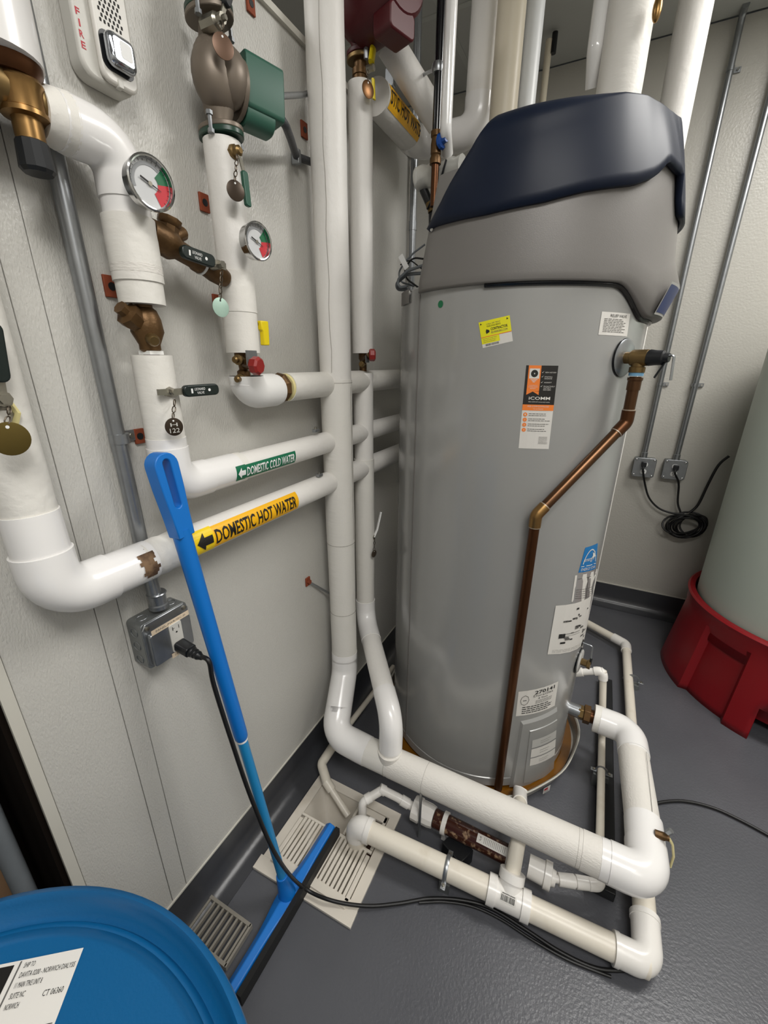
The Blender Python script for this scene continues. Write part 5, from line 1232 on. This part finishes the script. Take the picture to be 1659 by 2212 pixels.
# ================================================================== CORDS
pc_ = thing('power_cord', 'black power cord from the left wall outlet down to the floor under the drain pipe', 'cord', P(790, 1957, Z=0))
pl0 = V((WX+.066, .458, .885)); pl1 = P(432, 1418, X=WX+.125)
q = M(); d = (pl1-pl0).normalized(); sd_ = d.cross(AX[2]).normalized(); ud2 = sd_.cross(d)
q.ext(rrect(.026, .022, .006, 3), (sd_, ud2, d), pl0, -.002, .034, BLACKP); q.lathe(pl0+d*.034, d, [(0, .011), (.004, .012), (.008, .009), (.012, .011), (.016, .008), (.020, .010), (.026, .007), (.034, .005)], BLACKP, 14); q.build('plug', pc_, bevel=.002)
cp_ = [pl0+d*.06, pl0+d*.085, P(462, 1480, X=-.625), P(500, 1600, X=-.60), P(545, 1730, X=-.57), P(598, 1850, X=-.535), P(650, 1913, Z=.052), P(712, 1944, Z=.028), P(790, 1957, Z=.016), P(860, 1952, Z=.008), P(930, 1941, Z=.006), P(1000, 1945, Z=.006), P(1060, 1962, Z=.006), P(1130, 2004, Z=.006), P(1210, 2056, Z=.006), P(1290, 2092, Z=.006), P(1360, 2096, Z=.006)]
def catmull(p, n=8):
    out = []
    for i in range(len(p)-1):
        a_, b_, c_, d_ = p[max(i-1, 0)], p[i], p[i+1], p[min(i+2, len(p)-1)]
        for k in range(n):
            t = k/n; out.append(.5*((2*b_)+(c_-a_)*t+(2*a_-5*b_+4*c_-d_)*t*t+(3*b_-a_-3*c_+d_)*t**3))
    out.append(p[-1]); return out
q = M(); q.tube(catmull(cp_), .0048, CORD, 12); q.build('cable', pc_)
c2_ = [P(x, y, Z=.005) for x, y in ((905, 1950), (960, 1948), (1020, 1958), (1080, 1985), (1150, 2030), (1230, 2075), (1320, 2110))]
q = M(); q.tube(catmull(c2_), .0040, CORD, 10); q.build('cable', pc_)
fc = [P(x, y, Z=.007) for x, y in ((1395, 1745), (1430, 1733), (1480, 1731), (1540, 1745), (1600, 1772), (1670, 1810), (1720, 1840))]
q = M(); q.tube(catmull(fc), .0050, CORD, 12); tag(q.build('floor_cable'), 'black cable on the floor at the right, running out of frame', 'cord')

# ================================================================== BLUE DRUM
dr = thing('plastic_drum', 'blue plastic drum top with shipping label in the lower left corner', 'drum', (-.303, -.133, 0))
DC = V((-.3045, -.137, 0)); DT = .90
q = M()
q.lathe(DC, (0, 0, 1), [(0.0, .262), (.012, .276), (.28, .280), (.30, .272), (.32, .280), (.58, .280), (.60, .272), (.62, .280), (.80, .278), (.83, .268), (.85, .262), (.865, .275), (.89, .2795), (DT, .2775), (DT+.002, .272), (DT-.004, .268), (DT-.022, .265), (DT-.024, .258), (DT-.019, .255), (DT-.019, .251), (DT-.027, .250), (DT-.029, .246), (DT-.029, .04), (DT-.029, .0005)], BLUED, 128); q.build('shell', dr, ang=70)
bng = DC+V((.12, -.12, DT-.029)); q = M(); q.lathe(bng, (0, 0, 1), [(0, .035), (.012, .034), (.014, .028)], BLUED, 24); q.build('bung', dr)
lz = DT-.029
lc = [P(-160, 2118, Z=lz), P(181, 2048, Z=lz), P(120, 2235, Z=lz)]
O = P(181, 2048, Z=lz); Uv = (O-P(-40, 2093, Z=lz)).normalized(); Wv = V((-Uv.y, Uv.x, 0))
s = Sheet(planemap(O, Uv, Wv, AX[2]))
s.rect(-.160, -.105, 0, 0, PAPER, .0008); s.rect(-.158, -.050, -.062, -.003, BLACKPR, .0012); s.rect(-.0575, -.052, -.0560, -.001, INK, .0012)
ty = -.007
for k, (tx, w_, hh) in enumerate((('SHIP TO', .010, .0040), ('DAVITA 0200 - NORWICH DIALYSIS', .050, .0042), ('11 MAIN TPKE UNIT 8', .024, .0042), ('SUITE NC', .013, .0042), ('NORWICH', .012, .0042))):
    s.text(tx, -.052, ty-k*.0075, hh, INKD, .0014, w_)
s.text('CT 06360', -.022, -.0325, .0045, INKD, .0014, .018)
s.rect(-.160, -.0535, -.002, -.0529, INKD, .0014); s.rect(-.050, -.085, -.0494, -.053, INKD, .0014); s.rect(-.160, -.085, -.002, -.0844, INKD, .0014)
s.text('105218', -.090, -.063, .007, INKD, .0014, .032); s.text('PROTECT FROM FREEZING', -.12, -.074, .004, INK, .0014, .055)
s.poly([(-.085, -.028), (-.078, -.022), (-.072, -.012), (-.070, -.024), (-.063, -.028), (-.071, -.031), (-.074, -.040), (-.078, -.031)], PAPER, .0016)
for k in range(6): s.rect(-.044, -.075-k*.0024, -.024, -.075-k*.0024+.0014, INKD, .0014)
lab(s.build('shipping_label', dr), 'white printed shipping label')

# ================================================================== TANK
TC = V((.985, 2.255, 0))
tk = thing('brine_tank', 'tall translucent pale green round tank at the right edge', 'tank', (TC.x, TC.y, .1))
q = M(); q.lathe(TC, (0, 0, 1), [(.06, .2), (.08, .33), (.16, .40), (.24, .412), (1.55, .414), (1.60, .40), (1.68, .30), (1.72, .18), (1.72, .12), (1.78, .12), (1.78, .02)], TANK, 96); q.build('shell', tk, ang=60)
st = thing('tank_stand', 'red moulded plastic stand under the pale tank', 'stand', (TC.x, TC.y, 0))
q = M(); n = 168; vs = []; lv = 12
hgts = [0, .03, .09, .15, .20, .235, .26, .30, .35, .39, .415, .422]
for i in range(n):
    t = i*360/n
    for j, z in enumerate(hgts):
        r = .487-.045*min(1, z/.36)
        # recessed pockets facing the camera side
        ph = (t-232) % 60; ins = 0
        if 207 < t < 231 and z < .31: ins = .028
        if 150 < t < 172 and z < .31: ins = .028
        if 284 < t < 308 and z < .31: ins = .028
        if j >= 10: r = .452 if j == 10 else .444
        if 42 < ph < 58 and z < .10 and False: ins = .2
        vs.append(TC+hdir(math.radians(t))*(r-ins)+V((0, 0, z)))
    vs.append(TC+hdir(math.radians(t))*.423+V((0, 0, .421))); vs.append(TC+hdir(math.radians(t))*.418+V((0, 0, .28)))
k = lv+2; fs = []
for i in range(n):
    t = (i+.5)*360/n; j = (i+1) % n
    for l in range(k-1):
        ph = (t-252.0) % 72
        if l < 3 and (242 < t < 272 or 100 < t < 130): continue
        fs.append([i*k+l, j*k+l, j*k+l+1, i*k+l+1])
q.add(vs, fs, REDS); o = q.build('shell', st, ang=35); sd = o.modifiers.new('s', 'SOLIDIFY'); sd.thickness = .012; sd.offset = -1
q = M(); q.lathe(TC+V((0, 0, .05)), (0, 0, 1), [(0, .395), (.2, .395)], REDS, 64); q.build('inner_wall', st)
a = P(1582, 1475, Z=.12); 

# ================================================================== BACK WALL OUTLETS
for i, (x0_, y0_, x1_, y1_, bxx, byy, lb) in enumerate(((1605, 27, 1391, 987, 1391, 1010, 'left'), (1567, 560, 1461, 992, 1457, 1015, 'right'))):
    bcen = P(bxx, byy, Y=BY-.045); a = P(x1_, y1_, Y=BY-.025); top = P(x0_, y0_, Y=BY-.025)
    t = thing('conduit', 'galvanised conduit down the back wall to the %s outlet box' % lb, 'conduit', (a.x, a.y, a.z))
    q = M()
    if i == 0: q.tube(fillet([(a.x, BY-.025, a.z), (top.x, BY-.025, 2.755), (top.x, BY-.03, 2.795), (top.x-.0, BY-.075, 2.797)], .03, 5), .0125, GALV, 16)
    else: q.tube([(a.x, BY-.025, a.z), (a.x+.012, BY-.025, 2.79)], .0125, GALV, 16)
    q.build('tube', t)
    q = M(); q.lathe((a.x, BY-.025, a.z-.004), (0, 0, 1), [(0, .016), (.03, .0155), (.032, .013)], GALV, 16); q.build('connector', t)
    cz = P(1433, 830, Y=BY-.02).z if i == 0 else P(1507, 832, Y=BY-.02).z
    for zz in (cz,)+((2.62,) if i == 0 else ()):
        q = M(); q.lathe((a.x, BY-.025, zz-.008), (0, 0, 1), [(0, .0125), (.0005, .0148), (.0155, .0148), (.016, .0125)], GALV, 16); q.box((a.x+.028, BY-.006, zz), (.024, .006, .018), GALV); bolt(q, (a.x+.030, BY-.008, zz), (0, -1, 0), .005, .008, CHROME); q.build('strap', t)
    t = thing('outlet_box', 'square galvanised outlet box on the back wall, %s of the pair' % lb, 'outlet', (bcen.x, BY, bcen.z-.055))
    q = M(); q.ext(rrect(.104, .104, .01, 3, bcen.x, bcen.z), (AX[0], AX[2], -AX[1]), (0, BY, 0), 0, .040, GALVD); q.build('box', t)
    q = M(); q.ext(rrect(.108, .108, .012, 3, bcen.x, bcen.z), (AX[0], AX[2], -AX[1]), (0, BY, 0), .040, .048, GALV); q.build('cover', t, bevel=.002)
    for sx in (-1, 1):
        for sz in (-1, 1): q = M(); q.lathe((bcen.x+sx*.043, BY-.048, bcen.z+sz*.043), (0, -1, 0), [(0, .005), (.002, .005), (.003, .003)], CHROME, 8); q.build('screw', t)
    for k, zz in enumerate((.018, -.022)):
        q = M(); q.ext(rrect(.030, .026, .010, 4, bcen.x, bcen.z+zz), (AX[0], AX[2], -AX[1]), (0, BY, 0), .048, .051, WHITEP); q.build('receptacle', t)
        if k:
            s = Sheet(planemap((bcen.x, BY-.0515, bcen.z+zz), AX[0], AX[2], -AX[1])); s.rect(-.007, 0, -.005, .007, INKD, 0); s.rect(.005, 0, .007, .007, INKD, 0); s.disc(0, -.006, .0025, INKD, 0, 8); s.build('slots', t)
coilc = P(1476, 1133, Y=BY-.06)
cc_ = thing('coiled_cord', 'black power cords from the two back wall outlets gathered in a hanging coil', 'cord', coilc)
for i, (bxx, byy) in enumerate(((1391, 1003), (1460, 1010))):
    b = P(bxx, byy, Y=BY-.06); q = M(); q.ext(rrect(.024, .028, .006, 3, b.x, b.z), (AX[0], AX[2], -AX[1]), (0, BY-.049, 0), 0, .028, BLACKP); q.build('plug', cc_, bevel=.002)
    pts = [b+V((0, -.012, -.01)), b+V((0, -.02, -.03))]+([P(1393, 1045, Y=BY-.05), P(1402, 1075, Y=BY-.045), P(1422, 1097, Y=BY-.045), P(1450, 1108, Y=BY-.05), P(1478, 1110, Y=BY-.05)] if i == 0 else [P(1466, 1045, Y=BY-.05), P(1464, 1085, Y=BY-.045), P(1470, 1106, Y=BY-.05)])
    q = M(); q.tube(catmull(pts, 6), .0052, CORD, 10); q.build('cable', cc_)
q = M(); q.tube(catmull([P(1488, 1108, Y=BY-.06), P(1508, 1090, Y=BY-.05), P(1530, 1045, Y=BY-.05), P(1552, 1005, Y=BY-.05), P(1575, 985, Y=BY-.05)], 6), .0065, CORD, 10); q.build('cable', cc_)
for k in range(9):
    o_ = V((R_.uniform(-.012, .016), R_.uniform(-.012, .018), R_.uniform(-.008, .008))); ra, rb = R_.uniform(.048, .066)*1.35, R_.uniform(.052, .068)*1.0
    if k > 4: o_ += V((.035, 0, .0)); ra *= .8
    pts = [coilc+o_+V((ra*math.cos(g2), .012*math.sin(2*g2+k), rb*math.sin(g2)+.012*math.cos(g2))) for g2 in [2*PI*j/28 for j in range(28)]]
    q = M(); q.tube(pts, .0052, CORD, 8, closed=True); q.build('loop', cc_)
